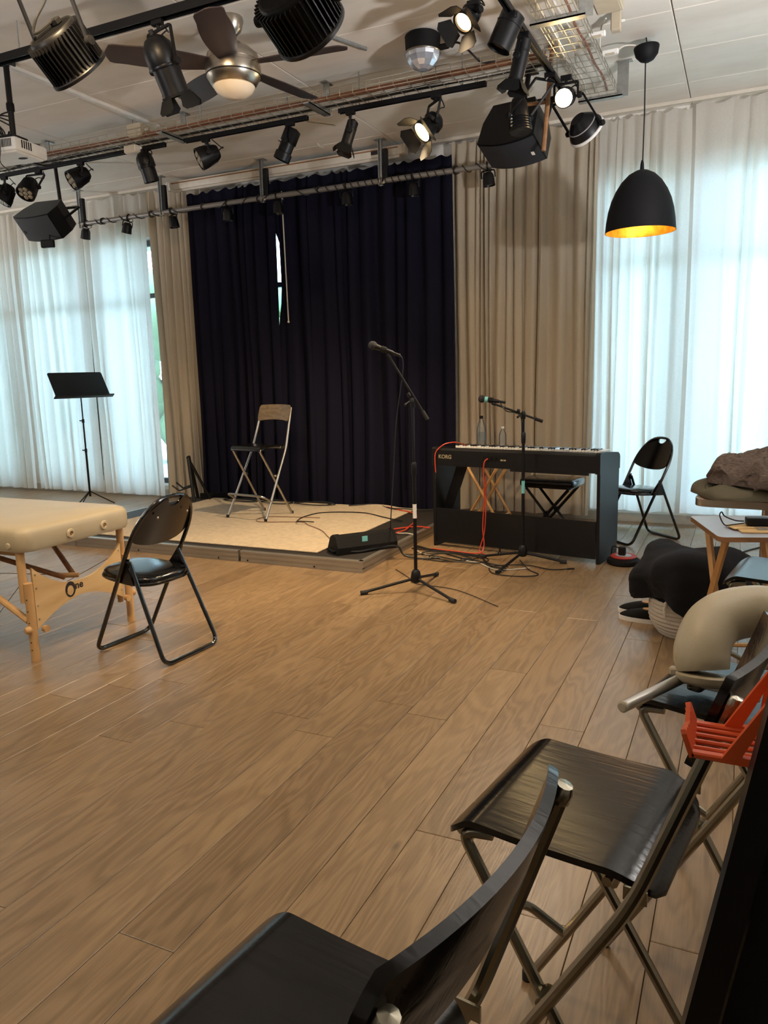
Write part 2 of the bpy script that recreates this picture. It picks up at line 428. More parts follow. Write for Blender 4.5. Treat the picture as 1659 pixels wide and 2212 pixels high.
M['olive'] = mat('olive_cloth', (92, 84, 64), 0.9, bump=0.1)
M['kraft'] = mat('kraft_paper', (200, 164, 110), 0.8)
M['skin'] = mat('tan_leather', (196, 148, 100), 0.7)
M['grey_fabric'] = mat('grey_fabric', (104, 98, 92), 0.9, bump=0.3)
M['hot'] = mat_emit('lamp_hot', (255, 214, 150), 60.0)
M['hotdim'] = mat_emit('lamp_glow', (255, 206, 140), 7.0)
M['bulb'] = mat_emit('bulb_glow', (255, 190, 96), 9.0)
M['plastic_clear'] = mat_glass('clear_plastic', (0.93, 0.95, 0.95), 0.06, 0.10)
M['crystal'] = mat('faceted_crystal', (200, 205, 215), 0.08, 0.6, var=0.2, scale=20)
M['red_felt'] = mat('red_band', (160, 50, 44), 0.6)
M['label_pale'] = mat('pale_print', (150, 140, 112), 0.6)
M['logo_dark'] = mat('dark_print', (34, 30, 30), 0.6)
# ------------------------------------------------------------------ room shell
CEIL = 3.46
def struct(o):
    o['kind'] = 'structure'; return o
fl = struct(MB().box((-4.5, 2.2, -0.06), (12.4, 10.4, 0.08)).build('floor', M['subfloor'], smooth=0))
# oak planks, laid along the depth of the room; unit board scaled per piece
PW = 0.175
unit = MB(); unit.rbox((0, 0, -0.0101), (PW-0.0018, 1.0, 0.02), 0.0012, 1)
unit_me = unit.mesh('plank', M['plank'], smooth=0)
rp = random.Random(11)
def plank_start(x):
    """first y that the camera could see in the column at x, with some spare"""
    if x > 0.35: return 0.9
    return max(0.25, min(5.2, -x*0.55 - 0.1))
x = 1.0
while x > -9.6:
    y = plank_start(x) - rp.uniform(0, 1.2)
    while y < 7.1:
        L = rp.choice((1.5, 1.9, 1.9, 2.2))
        e = min(y+L, 7.12)
        if 7.12-e < 0.35: e = 7.12
        o = bpy.data.objects.new('plank', unit_me); C.objects.link(o); o.parent = fl
        o.location = (x, (y+e)/2, 0); o.scale = (1, (e-y)-0.0018, 1)
        y = e
        if y >= 7.12: break
    x -= PW

WY = 7.12      # inner face of the back wall
WIN = [(-10.2, -8.48), (-8.36, -7.17), (-7.05, -6.1), (-5.2, -2.75), (-1.2, -0.5), (-0.42, 1.3)]
ZB, ZT = 0.13, 2.98
wb = MB()
xs = -10.7
for a, b in WIN:
    wb.box(((xs+a)/2, WY+0.15, 1.73), (a-xs, 0.3, 3.5)); xs = b
wb.box(((xs+1.7)/2, WY+0.15, 1.73), (1.7-xs, 0.3, 3.5))
for a, b in WIN:
    wb.box(((a+b)/2, WY+0.15, (ZT+3.48)/2), (b-a, 0.3, 3.48-ZT))
    wb.box(((a+b)/2, WY+0.15, ZB/2-0.01), (b-a, 0.3, ZB+0.02))
struct(wb.build('wall_back', M['plaster'], smooth=0))
struct(MB().box((-10.6, 2.2, 1.73), (0.2, 10.4, 3.5)).build('wall_left', M['plaster'], smooth=0))
struct(MB().box((1.45, 2.2, 1.73), (0.2, 10.4, 3.5)).build('wall_right', M['plaster'], smooth=0))
struct(MB().box((-4.5, -2.9, 1.73), (12.4, 0.2, 3.5)).build('wall_front', M['plaster'], smooth=0))
struct(MB().box((-4.5, WY-0.008, 0.04), (12.0, 0.016, 0.08)).build('baseboard_back', M['skirting'], smooth=0))
ce = struct(MB().box((-4.5, 2.2, CEIL+0.07), (12.4, 10.4, 0.1)).build('ceiling', M['joint'], smooth=0))
pan_me = MB().rbox((0, 0, 0.012), (2.494, 0.644, 0.024), 0.004, 1).mesh('ceiling_panel', M['concrete'], smooth=0)
for i in range(5):
    for j in range(15):
        o = bpy.data.objects.new('ceiling_panel', pan_me); C.objects.link(o); o.parent = ce
        o.location = (-9.25+2.5*i, -2.2+0.65*j, CEIL)
        o.location.y = min(o.location.y, 6.9)
for n, (a, b) in enumerate(WIN):
    r = struct(bpy.data.objects.new('window_%d' % (n+1), None)); C.objects.link(r); r.location = ((a+b)/2, WY+0.2, ZB)
    w_, h_ = b-a, ZT-ZB
    for s in (-1, 1): MB().box((s*(w_/2-0.03), 0, h_/2), (0.06, 0.07, h_)).build('frame_stile', M['winframe'], r, 0)
    for z in (0.03, h_-0.03): MB().box((0, 0, z), (w_-0.12, 0.07, 0.06)).build('frame_rail', M['winframe'], r, 0)
    nb = max(1, round(w_/1.1))
    for k in range(1, nb): MB().box((-w_/2+w_*k/nb, 0, h_/2), (0.07, 0.07, h_-0.12)).build('mullion', M['winframe'], r, 0)
    MB().box((0, 0, h_-0.62), (w_-0.12, 0.06, 0.05)).build('transom', M['winframe'], r, 0)
    MB().box((0, 0.0, h_/2), (w_-0.1, 0.008, h_-0.1)).build('pane', M['glass'], r, 0)
# pale curtain track along the top of the back wall
struct(MB().box((-4.5, 6.96, CEIL-0.014), (12.0, 0.03, 0.026)).build('trim_1', M['offwhite'], smooth=0))

# outside: terrace, then an added overhang and bushes
struct(MB().box((-4.5, 17.4, -0.2), (60, 20, 0.2)).build('terrace', M['terrace'], smooth=0))
struct(MB().box((-4.5, 8.2, 3.3), (40, 1.5, 0.2)).build('added_soffit', M['shade_eaves'], smooth=0))  # unseen overhang, added so the curtain tops get less daylight
def bush(x, y, r, h, label):  # greenery put close outside to dim the daylight on the curtains
    b = MB(); rr = random.Random(int(x*100))
    for k in range(26):
        t = rr.uniform(0, 2*PI); q = rr.uniform(0.2, 1)*r
        b.ball((q*math.cos(t), q*math.sin(t), rr.uniform(0.05, 1.0)*h), rr.uniform(0.25, 0.42)*r, 7, 5)
    b.tube([(0, 0, 0), (0, 0, h*0.5)], 0.12*r, 8)
    o = b.build('added_bush', M['hedge']); o.location = (x, y, -0.1)
    return tag(o, label, 'bush', 'bushes added outside to dim the windows')
for x, y, lab in ((-13.2, 11.5, 'green bush added outside to dim the far left sheer curtain'), (-9.6, 11.3, 'green bush added outside to dim the music stand curtain'), (-6.0, 11.6, 'green bush added outside, seen through the slit beside the tan curtain'), (-1.3, 11.4, 'green bush added outside to dim the sheer behind the pendant lamp')):
    bush(x, y, 1.45, 3.2, lab)

# ------------------------------------------------------------------ curtains
def curtain(x0, x1, y, z0, z1, folds, amp, seed, mt, name, label, cat='curtain', group=None, flare=0.0, lean=0.0, hem=0.0, slit=0.0):
    rr = random.Random(seed)
    ph = [rr.choice((0.4, 0.7, 1.0, 1.3, 1.9))*rr.uniform(0.8, 1.2) for _ in range(folds)]
    s = sum(ph); cum = [0]
    for p in ph: cum.append(cum[-1]+p/s)
    am = [rr.uniform(0.3, 1.25) for _ in range(folds+1)]
    w1, w2 = rr.uniform(0, 6), rr.uniform(0, 6)
    def fn(u, v):
        k = min(folds-1, next(i for i in range(folds) if u <= cum[i+1]+1e-9))
        t = (u-cum[k])/(cum[k+1]-cum[k])
        a = am[k]*(1-t)+am[k+1]*t
        z = z0+(z1-z0)*v
        top = min(1.0, (1-v)*9+0.35)
        q = amp*a*top*(math.sin(2*PI*t)+0.25*math.sin(4*PI*t+w1+k)) + 0.22*amp*math.sin(7*u+2.2*v*3+w2)
        xx = x0+(x1-x0)*u + lean*(1-v) + 0.5*amp*math.cos(2*PI*t)*top*0.5 + 0.022*math.sin(2.4*v+k*1.7)*(1-v)
        if slit and u < 0.07:
            xx += slit*(1-u/0.07)*max(0.0, min(1.0, (z-1.9)*3.5, (2.86-z)*12))
        sag = 0.016*(1 if v > 0.995 else 0)*(math.sin(2*PI*t)-1)
        zz = z + sag + (hem*math.sin(9*u+w1) if v < 0.01 else 0)
        return (xx, y+q - flare*(1-v)**3, zz)
    o = MB().grid(fn, folds*9, 22).build(name, mt, smooth=80)
    return tag(o, label, cat, group)
CY = 6.985
G1 = 'white sheer curtains at the left windows'
curtain(-10.3, -8.265, CY, 0.035, 3.43, 12, 0.035, 1, M['sheer'], 'sheer_curtain', 'white sheer curtain at the far left edge of the picture', group=G1, lean=-0.0)
curtain(-8.235, -7.12, CY+0.015, 0.035, 3.43, 8, 0.032, 2, M['sheer'], 'sheer_curtain', 'backlit white sheer curtain behind the music stand', group=G1)
curtain(-7.10, -6.14, CY-0.01, 0.03, 3.43, 7, 0.032, 3, M['sheer'], 'sheer_curtain', 'backlit white sheer curtain right of the music stand', group=G1)
curtain(-6.09, -5.32, CY, 0.03, 3.43, 8, 0.04, 4, M['cream'], 'dim_curtain', 'narrow curtain in a tan lamplit tone left of the black stage curtains')
curtain(-5.46, -4.375, 6.87, 0.02, 3.31, 8, 0.045, 5, M['navy'], 'stage_curtain', 'narrower black stage curtain behind the lone bar stool', group='black stage curtains', flare=0.05)
curtain(-4.405, -2.48, 6.885, 0.02, 3.31, 13, 0.05, 6, M['navy'], 'stage_curtain', 'wide black stage curtain behind the microphone stand', group='black stage curtains', flare=0.05, slit=0.05)
curtain(-2.52, -1.22, CY, 0.06, 3.43, 15, 0.045, 7, M['cream'], 'dim_curtain', 'curtain in a cream lamplit tone hanging behind the keyboard')
curtain(-1.24, -0.49, CY+0.01, 0.12, 3.42, 8, 0.04, 8, M['sheer'], 'sheer_curtain', 'white sheer curtain behind the pendant lamp', group='white sheer curtains at the right window')
curtain(-0.46, 1.3, CY, 0.12, 3.43, 9, 0.03, 9, M['sheer'], 'sheer_curtain', 'bright white sheer curtain at the right edge of the picture', group='white sheer curtains at the right window')
# pull rod hanging between the two black curtains
r = thing('curtain_rod', 'thin pale pull rod hanging between the black stage curtains', 'rod', (-4.19, 6.76, 1.92))
MB().tube([(0, 0, 0), (-0.03, 0.03, 1.25)], 0.006, 6).build('rod', M['offwhite'], r)
MB().ball((0, 0, 0), 0.012, 8, 6).build('tip', M['offwhite'], r)

# ------------------------------------------------------------------ stage
st = thing('stage_platform', 'low stage platform with aluminium edge and black deck', 'stage', (-3.955, 5.70, 0))
SX, SY, SH = 3.19, 2.12, 0.085
MB().box((0, 0, SH/2+0.0005), (SX-0.07, SY-0.07, SH-0.004)).build('deck', M['deck'], st, 0)
def rail(p0, p1, nrm):
    """aluminium edge profile with two grooves from p0 to p1"""
    p0, p1 = Vector(p0), Vector(p1); m = frame(p1-p0, (0, 0, 1), p0); L = (p1-p0).length
    prof = [(0, 0), (0, 0.024), (0.006, 0.026), (0.006, 0.034), (0, 0.036), (0, 0.060), (0.004, 0.062), (0.004, 0.067), (0, 0.069), (0, 0.083), (0.003, 0.086), (0.036, 0.086), (0.036, 0)]
    vs = [(x_, y_, z_) for x_ in (0, L) for y_, z_ in prof]; n = len(prof)
    fs = [tuple(range(n)), tuple(range(2*n-1, n-1, -1))] + [(i, (i+1) % n, n+(i+1) % n, n+i) for i in range(n)]
    return MB().add(vs, fs, m)
for x0, x1 in ((-SX/2, 0.455-SX/2+0.0), (0.455-SX/2, 2.135-SX/2), (2.150-SX/2, SX/2)):
    rail((x0+0.0, -SY/2, 0), (x1-0.006, -SY/2, 0), 0).build('edge_rail', M['alu'], st, 20)
rail((SX/2, -SY/2+0.001, 0), (SX/2, SY/2, 0), 0).build('edge_rail', M['alu'], st, 20)
rail((-SX/2, SY/2, 0), (-SX/2, -SY/2, 0), 0).build('edge_rail', M['alu'], st, 20)
for x_ in (-1.3, -0.45, 0.35, 0.62, 1.2):
    MB().lathe([(0.006, 0), (0.007, 0.003), (0.0, 0.004)], 8, frame((1, 0, 0), (0, -1, 0), (x_, -SY/2-0.0005, 0.015))).build('bolt', M['darkmetal'], st)
MB().lathe([(0.006, 0), (0.007, 0.003), (0.0, 0.004)], 8, frame((0, 1, 0), (1, 0, 0), (SX/2+0.0005, -0.9, 0.02))).build('bolt', M['chrome'], st)
cp = MB()
def cfn(u, v):
    return (-5.2+2.405*u, 4.755+1.93*v, 0.0935 + 0.0012*math.sin(31*u+3)*math.sin(23*v) + (0.02*max(0, math.sin(u*17))*((v-0.95)/0.05) if v > 0.95 and u > 0.6 else 0))
cp.grid(cfn, 60, 50, thick=(0, 0, -0.006))
tag(cp.build('stage_carpet', M['carpet'], smooth=60), 'cream short pile carpet lying on the stage deck', 'carpet')

# ------------------------------------------------------------------ folding bar stool (front = local +x)
def make_bar_stool(name, label, tubes, seat_mat, back_mat, group=None):
    t = thing(name, label, 'bar stool', group=group)
    R = 0.0105
    yw0, yw1 = 0.225, 0.172            # half width at floor / at top
    for s in (-1, 1):
        # long leg: front foot -> backrest
        pts = fillet([(0.195, s*yw0, 0.0), (-0.145, s*0.196, 0.60), (-0.260, s*yw1, 0.930)], 0.6, 8)
        lg = MB().tube(pts, R, 10).build('leg', tubes, t)
        MB().lathe([(0.0, -0.002), (0.0125, 0.0), (0.0125, 0.022), (0.011, 0.024)], 10, T(0.195, s*yw0, 0.0)).build('foot_cap', M['rubber'], lg)
        MB().lathe([(0.0118, 0), (0.0118, 0.012), (0.009, 0.02), (0, 0.022)], 10, frame((1, 0, 0), (-0.33, 0, 0.94), (-0.258, s*yw1, 0.922))).build('end_cap', tubes, lg)
        # short leg: seat front -> rear foot
        pts = fillet([(0.10, s*0.150, 0.605), (0.155, s*0.158, 0.600), (-0.215, s*0.168, 0.0)], 0.03, 6)
        lg = MB().tube(pts, R, 10).build('leg', tubes, t)
        MB().lathe([(0.0, -0.002), (0.0125, 0.0), (0.0125, 0.022), (0.011, 0.024)], 10, T(-0.215, s*0.168, 0.0)).build('foot_cap', M['rubber'], lg)
        MB().lathe([(0.013, -0.018), (0.013, 0.018)], 10, frame((1, 0, 0), (0, 1, 0), (-0.010, s*0.178, 0.365))).build('pivot', tubes, t)
        MB().box((-0.145, s*0.178, 0.605), (0.035, 0.004, 0.022)).build('seat_bracket', tubes, t, 0)
    pts = fillet([(0.105, -0.217, 0.16), (0.205, -0.205, 0.215), (0.205, 0.205, 0.215), (0.105, 0.217, 0.16)], 0.05, 8)
    MB().tube(pts, R*0.95, 10).build('footrest', tubes, t)
    MB().tube([(0.155, -0.158, 0.600), (0.155, 0.158, 0.600)], R*0.95, 8).build('cross_tube', tubes, t)
    MB().tube([(-0.10, -0.17, 0.605), (-0.10, 0.17, 0.605)], R*0.8, 8).build('cross_tube', tubes, t)
    # plywood seat: waterfall front, rolled rear with round corners
    def prof(u):      # u 0 rear .. 1 front -> x, z
        x_ = -0.175+0.35*u
        z_ = 0.632
        if u > 0.86: z_ -= 0.030*((u-0.86)/0.14)**1.6
        if u < 0.22: z_ -= 0.042*((0.22-u)/0.22)**1.8
        z_ -= 0.004*math.sin(PI*min(1, max(0, (u-0.1)/0.8)))
        return x_, z_
    def sf(u, v):
        x_, z_ = prof(u); h = 0.172
        if u < 0.2: h -= 0.055*(1-math.sqrt(max(0, 1-((0.2-u)/0.2)**2)))
        if u > 0.95: h -= 0.012*((u-0.95)/0.05)**2
        return (x_, (2*v-1)*h, z_)
    sg = MB().grid(sf, 40, 8, thick=(0, 0, -0.012))
    sg.build('seat', seat_mat, t, 50)
    # curved plywood backrest
    def bf(u, v):
        a = (2*u-1); zc = 0.822+0.138*v; h = 0.183
        e = max(0, abs(v-0.5)*2-0.55)/0.45
        hh = h*(1-0.10*e*e)
        return (-0.205-(zc-0.80)*0.345 - 0.030*(1-a*a), a*hh, zc + 0.012*(1-a*a)*(1 if v < 0.5 else 0.35))
    MB().grid(bf, 20, 10, thick=(0.011, 0, 0.004)).build('backrest', back_mat, t, 50)
    return t
GS = 'black folding bar stools'
stool = make_bar_stool('bar_stool', 'black bar stool in the right foreground with its whole seat in view', M['brass_chrome'], M['ebony'], M['ebony'], GS)
stool.location = (-0.222, 1.258, 0); stool.rotation_euler.z = math.radians(171)
def more_stool(x, y, a, label, z=0):
    s = copy_tree(stool); s.location = (x, y, z); s.rotation_euler.z = math.radians(a); s['label'] = label; return s
more_stool(-0.435, 0.612, 172, 'nearest black bar stool, cut off by the bottom edge, seen over its backrest')
more_stool(0.012, 1.85, 164, 'black bar stool carrying the beige face cushion')
more_stool(0.165, 3.06, 171, 'black bar stool by the folding table, its seat shining blue')
M['lit_backply'] = mat_wood('backrest_lit_ply', (96, 82, 62), (118, 102, 78), (2, 6, 30), 0.45, 10)  # stage light on the backrest put into a paler ply colour
ss = make_bar_stool('bar_stool', 'chrome legged bar stool with lit-toned wood back standing alone on the stage', M['chrome'], M['ebony'], M['lit_backply'])
ss.location = (-4.05, 5.90, 0.0945); ss.scale = (1.06, 1.06, 1.06); ss.rotation_euler.z = math.radians(261)

# ------------------------------------------------------------------ folding chair (front = local +x)
def make_folding_chair(label):
    t = thing('folding_chair', label, 'chair', group='black folding chairs')
    R = 0.011; H = 0.82; k = 0.44/H
    def P(y, z): return (0.235-k*z, y, z)
    loop = [P(-0.185, 0.011), P(0.185, 0.011), P(0.185, 0.60)]
    pts = fillet([P(0.0, 0.011), P(0.185, 0.011), P(0.195, 0.58)], 0.06, 6)
    arc = [P(0.195*math.cos(a)**0.8 if math.cos(a) > 1e-6 else 0.0, 0.60+0.215*math.sin(a)) for a in [PI/2*i/10 for i in range(11)]]
    half = pts+[Vector(p) for p in arc]
    other = [Vector((p.x, -p.y, p.z)) for p in reversed(half[1:-1])]
    MB().tube(half+other, R, 10, closed=True).build('back_frame', M['blackgloss'], t)
    rear = fillet([(-0.045, -0.165, 0.50), (-0.255, -0.19, 0.011), (-0.255, 0.19, 0.011), (-0.045, 0.165, 0.50)], 0.05, 7)
    MB().tube(rear, R, 10).build('rear_leg_frame', M['blackgloss'], t)
    # seat: padded glossy shell narrowing to the front
    prof = [(-0.155, 0.150), (-0.165, 0.09), (-0.168, 0), (-0.165, -0.09), (-0.155, -0.150)]
    out = []
    for i in range(40):
        a = 2*PI*i/40; c_, s_ = math.cos(a), math.sin(a)
        ex = 3.2
        xx = 0.19*(abs(c_)**(2/ex))*(1 if c_ > 0 else -1); yy = 0.168*(abs(s_)**(2/ex))*(1 if s_ > 0 else -1)
        out.append((xx+0.035, yy*(1-0.06*(xx/0.19))))
    m = RY(math.radians(-3.5)); m = T(0, 0, 0.415) @ m
    sh = MB(); n = len(out)
    rings = [(1.0, -0.018), (1.0, 0.0), (0.985, 0.008), (0.90, 0.016), (0.6, 0.021), (0.2, 0.022)]
    vs = [((x_-0.035)*q+0.035, y_*q, z_) for q, z_ in rings for x_, y_ in out]
    fs = [(i*n+j, i*n+(j+1) % n, (i+1)*n+(j+1) % n, (i+1)*n+j) for i in range(len(rings)-1) for j in range(n)] + [tuple(range(n-1, -1, -1)), tuple((len(rings)-1)*n+j for j in range(n))]
    sh.add(vs, fs, m).build('seat', M['vinyl'], t, 50)
    rim = [(x_, y_*1.01, -0.02) for x_, y_ in out]
    MB().tube(rim, 0.009, 8, closed=True, m=m).build('seat_rim', M['blackgloss'], t)
    # lens-shaped backrest shell with a grip hole under the top tube
    def back(u, v):
        a = 2*u-1; y_ = 0.186*a
        ztop = 0.62+0.190*math.sqrt(max(0, 1-a*a*0.96)); zbot = 0.635-0.055*math.sqrt(max(0, 1-a*a*0.99))-0.012
        if abs(a) < 0.24: ztop -= 0.045*math.sqrt(max(0, 1-(a/0.24)**2))
        z_ = zbot+(ztop-zbot)*v
        return (0.235-k*z_ - 0.030*(1-a*a)+0.004, y_, z_)
    MB().grid(back, 40, 10, thick=(0.010, 0, 0.005)).build('backrest', M['vinyl'], t, 50)
    for s in (-1, 1):
        b = MB()
        b.prism([(-0.07, 0.385), (0.045, 0.40), (0.05, 0.42), (0.03, 0.43), (-0.045, 0.52), (-0.06, 0.52), (-0.05, 0.47), (-0.075, 0.40)], -0.003, 0.003, frame((1, 0, 0), (0, -1, 0), (0, s*0.180, 0)))
        b.build('hinge_plate', M['blackgloss'], t, 0)
        for x_, z_ in ((-0.05, 0.505), (0.02, 0.41)):
            MB().lathe([(0.007, -0.008), (0.007, 0.008)], 8, frame((1, 0, 0), (0, 1, 0), (x_, s*0.182, z_))).build('rivet', M['darkmetal'], t)
    for y_ in (-0.10, 0.10):
        MB().lathe([(0.007, 0), (0.005, 0.004), (0, 0.005)], 10, frame((0, 1, 0), (-1, 0, -0.5), (0.235-k*0.72-0.040, y_, 0.72))).build('screw', M['chrome'], t)
    return t
c1 = make_folding_chair('glossy black folding chair in front of the massage table')
c1.location = (-2.712, 2.92, 0); c1.rotation_euler.z = math.radians(176)
c2 = copy_tree(c1); c2['label'] = 'glossy black folding chair by the right window behind the keyboard'
c2.location = (-0.71, 6.34, 0); c2.rotation_euler.z = math.radians(227)
# ------------------------------------------------------------------ massage table (end panel faces +x)
mt = thing('massage_table', 'cream padded massage table on wooden legs at the left edge', 'massage table', (-3.15, 2.89, 0))
def pad():
    """padded top, rounded edges and corners"""
    L, Wd, z0, z1 = 1.86, 0.74, 0.555, 0.685
    out = rrect(L, Wd, 0.07, 8); n = len(out)
    rings = [(0.90, z0), (0.985, z0+0.004), (1.0, z0+0.02), (1.0, z1-0.05), (0.995, z1-0.03), (0.975, z1-0.012), (0.93, z1-0.002), (0.5, z1)]
    vs = []
    for q, z_ in rings:
        d = (1-q)
        for x_, y_ in out:
            vs.append((x_ - math.copysign(min(abs(x_), d*0.5), x_), y_ - math.copysign(min(abs(y_), d*0.5), y_), z_))
    fs = [(i*n+j, i*n+(j+1) % n, (i+1)*n+(j+1) % n, (i+1)*n+j) for i in range(len(rings)-1) for j in range(n)] + [tuple(range(n-1, -1, -1)), tuple((len(rings)-1)*n+j for j in range(n))]
    return MB().add(vs, fs, T(-0.90, 0, 0))
top = pad().build('padded_top', M['cream_vinyl'], mt, 50)
for y_ in (-0.08, 0.15):
    g = MB().lathe([(0.024, 0), (0.026, 0.004), (0.022, 0.009), (0.013, 0.010), (0.011, 0.004)], 20, frame((0, 1, 0), (1, 0, 0), (0.0295, y_, 0.605))).build('grommet', M['cream_vinyl'], mt)
    MB().lathe([(0.0105, 0.0), (0.0105, 0.005)], 16, frame((0, 1, 0), (1, 0, 0), (0.0295, y_, 0.605))).build('socket', M['tableply'], g)
MB().lathe([(0.016, 0), (0.017, 0.003), (0.013, 0.007), (0, 0.008)], 16, frame((1, 0, 0), (0, -1, 0), (-0.075, -0.3695, 0.590))).build('grommet', M['cream_vinyl'], mt)
for s in (-1, 1):
    y_ = s*0.335
    MB().tube([(-0.045, y_, 0.30), (-0.045, y_, 0.565)], 0.021, 14).build('leg', M['oakdark'] if False else M['beech'], mt)
    lg = MB().tube([(-0.012, y_-s*0.0, 0.0), (-0.012, y_, 0.40)], 0.022, 14)
    lo = lg.build('leg_extension', M['beech'], mt)
    MB().tube([(-0.052, y_-s*0.03, 0.12), (-0.052, y_-s*0.03, 0.30)], 0.016, 12).build('leg_extension', M['beech'], mt)
    MB().lathe([(0.012, -0.02), (0.02, -0.012), (0.021, 0.0), (0.014, 0.012), (0.0, 0.014)], 14, frame((1, 0, 0), (-0.3, -1 if s < 0 else 1, 0), (-0.012, y_+s*0.03, 0.165))).build('knob', M['beech'], mt)
    MB().lathe([(0.016, -0.012), (0.018, 0.012)], 14, frame((0, 1, 0), (1, 0, 0), (0.02, y_-s*0.05, 0.155))).build('knob', M['beech'], mt)
    for z_ in (0.06, 0.10, 0.20, 0.26, 0.32): MB().lathe([(0.0035, 0), (0.0035, 0.002)], 6, frame((0, 1, 0), (0.3, s, 0), (-0.006, y_+s*0.0212, z_))).build('peg_hole', M['logo_dark'], lo)
# waisted plywood end panel
def edge(t, zt, zb):    # smooth inward curve
    return zb+(zt-zb)*t
pu, pl = [], []
for i in range(25):
    a = -1+2*i/24; y_ = 0.30*a
    pu.append((y_, 0.335+0.135*abs(a)**2.3)); pl.append((y_, 0.255-0.105*abs(a)**1.8))
poly = pl+list(reversed(pu))
ep = MB().prism(poly, -0.006, 0.006, frame((0, 1, 0), (1, 0, 0), (-0.022, 0, 0))).build('end_panel', M['birch'], mt, 30)
for s in (-1, 1):
    for z_ in (0.20, 0.27, 0.36, 0.43): MB().lathe([(0.005, 0), (0.004, 0.003), (0, 0.004)], 8, frame((0, 1, 0), (1, 0, 0), (-0.016, s*0.285, z_))).build('screw', M['chrome'], ep)
# printed logo: dark ring O and the letters ne, on the panel face
ym = 0.0
o1 = [(0.034*math.cos(2*PI*i/32), 0.042*math.sin(2*PI*i/32)) for i in range(32)]
i1 = [(0.021*math.cos(2*PI*i/32), 0.027*math.sin(2*PI*i/32)-0.006) for i in range(32)]
MB().ring(o1, i1, 0, 0.0008, frame((0, 1, 0), (1, 0, 0), (-0.0155, -0.075, 0.300))).build('logo_ring', M['logo_dark'], ep, 0)
for dz, w_ in ((-0.012, 0.05), (-0.020, 0.044)):
    MB().prism([(-w_/2, -0.004), (0, -0.0005), (w_/2, 0.006), (0.006, 0.003), (-w_/2, -0.001)], 0.0008, 0.0014, frame((0, 1, 0), (1, 0, 0), (-0.0155, -0.075, 0.300+dz))).build('logo_swoosh', M['birch'], ep, 0)
text_mesh('logo_letters', 'ne', 0.056, M['logo_dark'], frame((0, 1, 0), (1, 0, 0), (-0.0155, -0.043, 0.293)), ep, 0.0006, bold=0.0012)
# under-frame: braces and cables
for s in (-1, 1):
    MB().tube([(-0.62, s*0.28, 0.545), (-0.10, s*0.03, 0.345)], 0.014, 10).build('brace', M['oakdark'], mt)
    MB().tube([(-0.03, s*0.335, 0.42), (-0.55, s*0.10, 0.12)], 0.0016, 6).build('tension_cable', M['blackcable'], mt)
    MB().box((-0.93, s*0.31, 0.545), (1.7, 0.03, 0.03)).build('frame_rail', M['beech'], mt, 0)
MB().tube([(-0.14, -0.03, 0.352), (-0.06, 0.03, 0.348)], 0.014, 12).build('brace_bar', M['beech'], mt)
MB().tube([(-0.10, 0.0, 0.35), (-0.5, -0.28, 0.40)], 0.0016, 6).build('tension_cable', M['blackcable'], mt)
MB().tube([(-0.04, -0.33, 0.20), (-0.75, -0.30, 0.52)], 0.017, 10).build('brace', M['beech'], mt)
for s in (-1, 1):
    MB().tube([(-1.70, s*0.31, 0.0), (-1.70, s*0.31, 0.55)], 0.021, 12).build('leg', M['beech'], mt)

# ------------------------------------------------------------------ music stand
ms = thing('music_stand', 'black music stand with solid desk in front of the left window', 'music stand', (-6.66, 6.33, 0))
ax = Vector((0.33, 0.94, 0)).normalized()
MB().tube([(0, 0, 0.1), (0, 0, 0.62)], 0.012, 10).build('lower_tube', M['black'], ms)
MB().tube([(0, 0, 0.62), (0, 0, 0.95)], 0.0095, 10).build('middle_tube', M['black'], ms)
MB().tube([(0, 0, 0.95), (0, 0, 1.29)], 0.0075, 10).build('upper_tube', M['black'], ms)
for z_ in (0.62, 0.95):
    cl = MB().lathe([(0.015, -0.02), (0.015, 0.02)], 12, T(0, 0, z_)).build('clamp', M['black'], ms)
    MB().tube([(0, 0, z_), (-0.04, -0.01, z_+0.004)], [0.005, 0.007], 8).build('clamp_knob', M['black'], cl)
for a in (0.6, 2.7, 4.8):
    MB().tube([(0, 0, 0.16), (0.10*math.cos(a), 0.10*math.sin(a), 0.10), (0.26*math.cos(a), 0.26*math.sin(a), 0.008)], 0.007, 8).build('leg', M['black'], ms)
dm = frame((0.30, 0.95, 0.0), (0.79, -0.25, 0.55), (-0.005, 0.0, 1.345))
dm = T(0, 0, 0) @ dm
MB().prism([(x_, y_) for x_, y_ in rrect(0.62, 0.33, 0.02, 4)], -0.003, 0.003, dm).build('desk', M['black'], ms)
MB().rbox((0.0, -0.160, 0.02), (0.68, 0.012, 0.055), 0.004, 1, dm).build('ledge', M['black'], ms, 0)
MB().rbox((0.0, -0.06, -0.02), (0.05, 0.09, 0.03), 0.008, 1, dm).build('bracket', M['black'], ms)

# ------------------------------------------------------------------ digital piano on its stand (rear side faces the camera)
pn = thing('digital_piano', 'black digital piano on a panel stand, seen from behind', 'piano', (-1.507, 5.7, 0), math.radians(-10.1))
PWd, PD = 1.365, 0.40
# end panels: sides of the stand
for s in (-1, 1):
    x_ = s*(PWd/2-0.014)
    prof = [(-0.175, 0.0), (0.20, 0.0), (0.20, 0.06), (0.205, 0.66), (-0.195, 0.66), (-0.18, 0.03)]
    if s < 0: prof = [(-0.175, 0.0), (0.20, 0.0), (0.20, 0.05), (0.10, 0.05), (0.10, 0.66), (-0.19, 0.66)]
    MB().prism(prof if s > 0 else [(-0.195, 0.0), (0.20, 0.0), (0.205, 0.66), (-0.195, 0.66)], -0.012, 0.012, frame((0, 1, 0), (1, 0, 0), (x_, 0, 0))).build('side_panel', M['piano'], pn, 20)
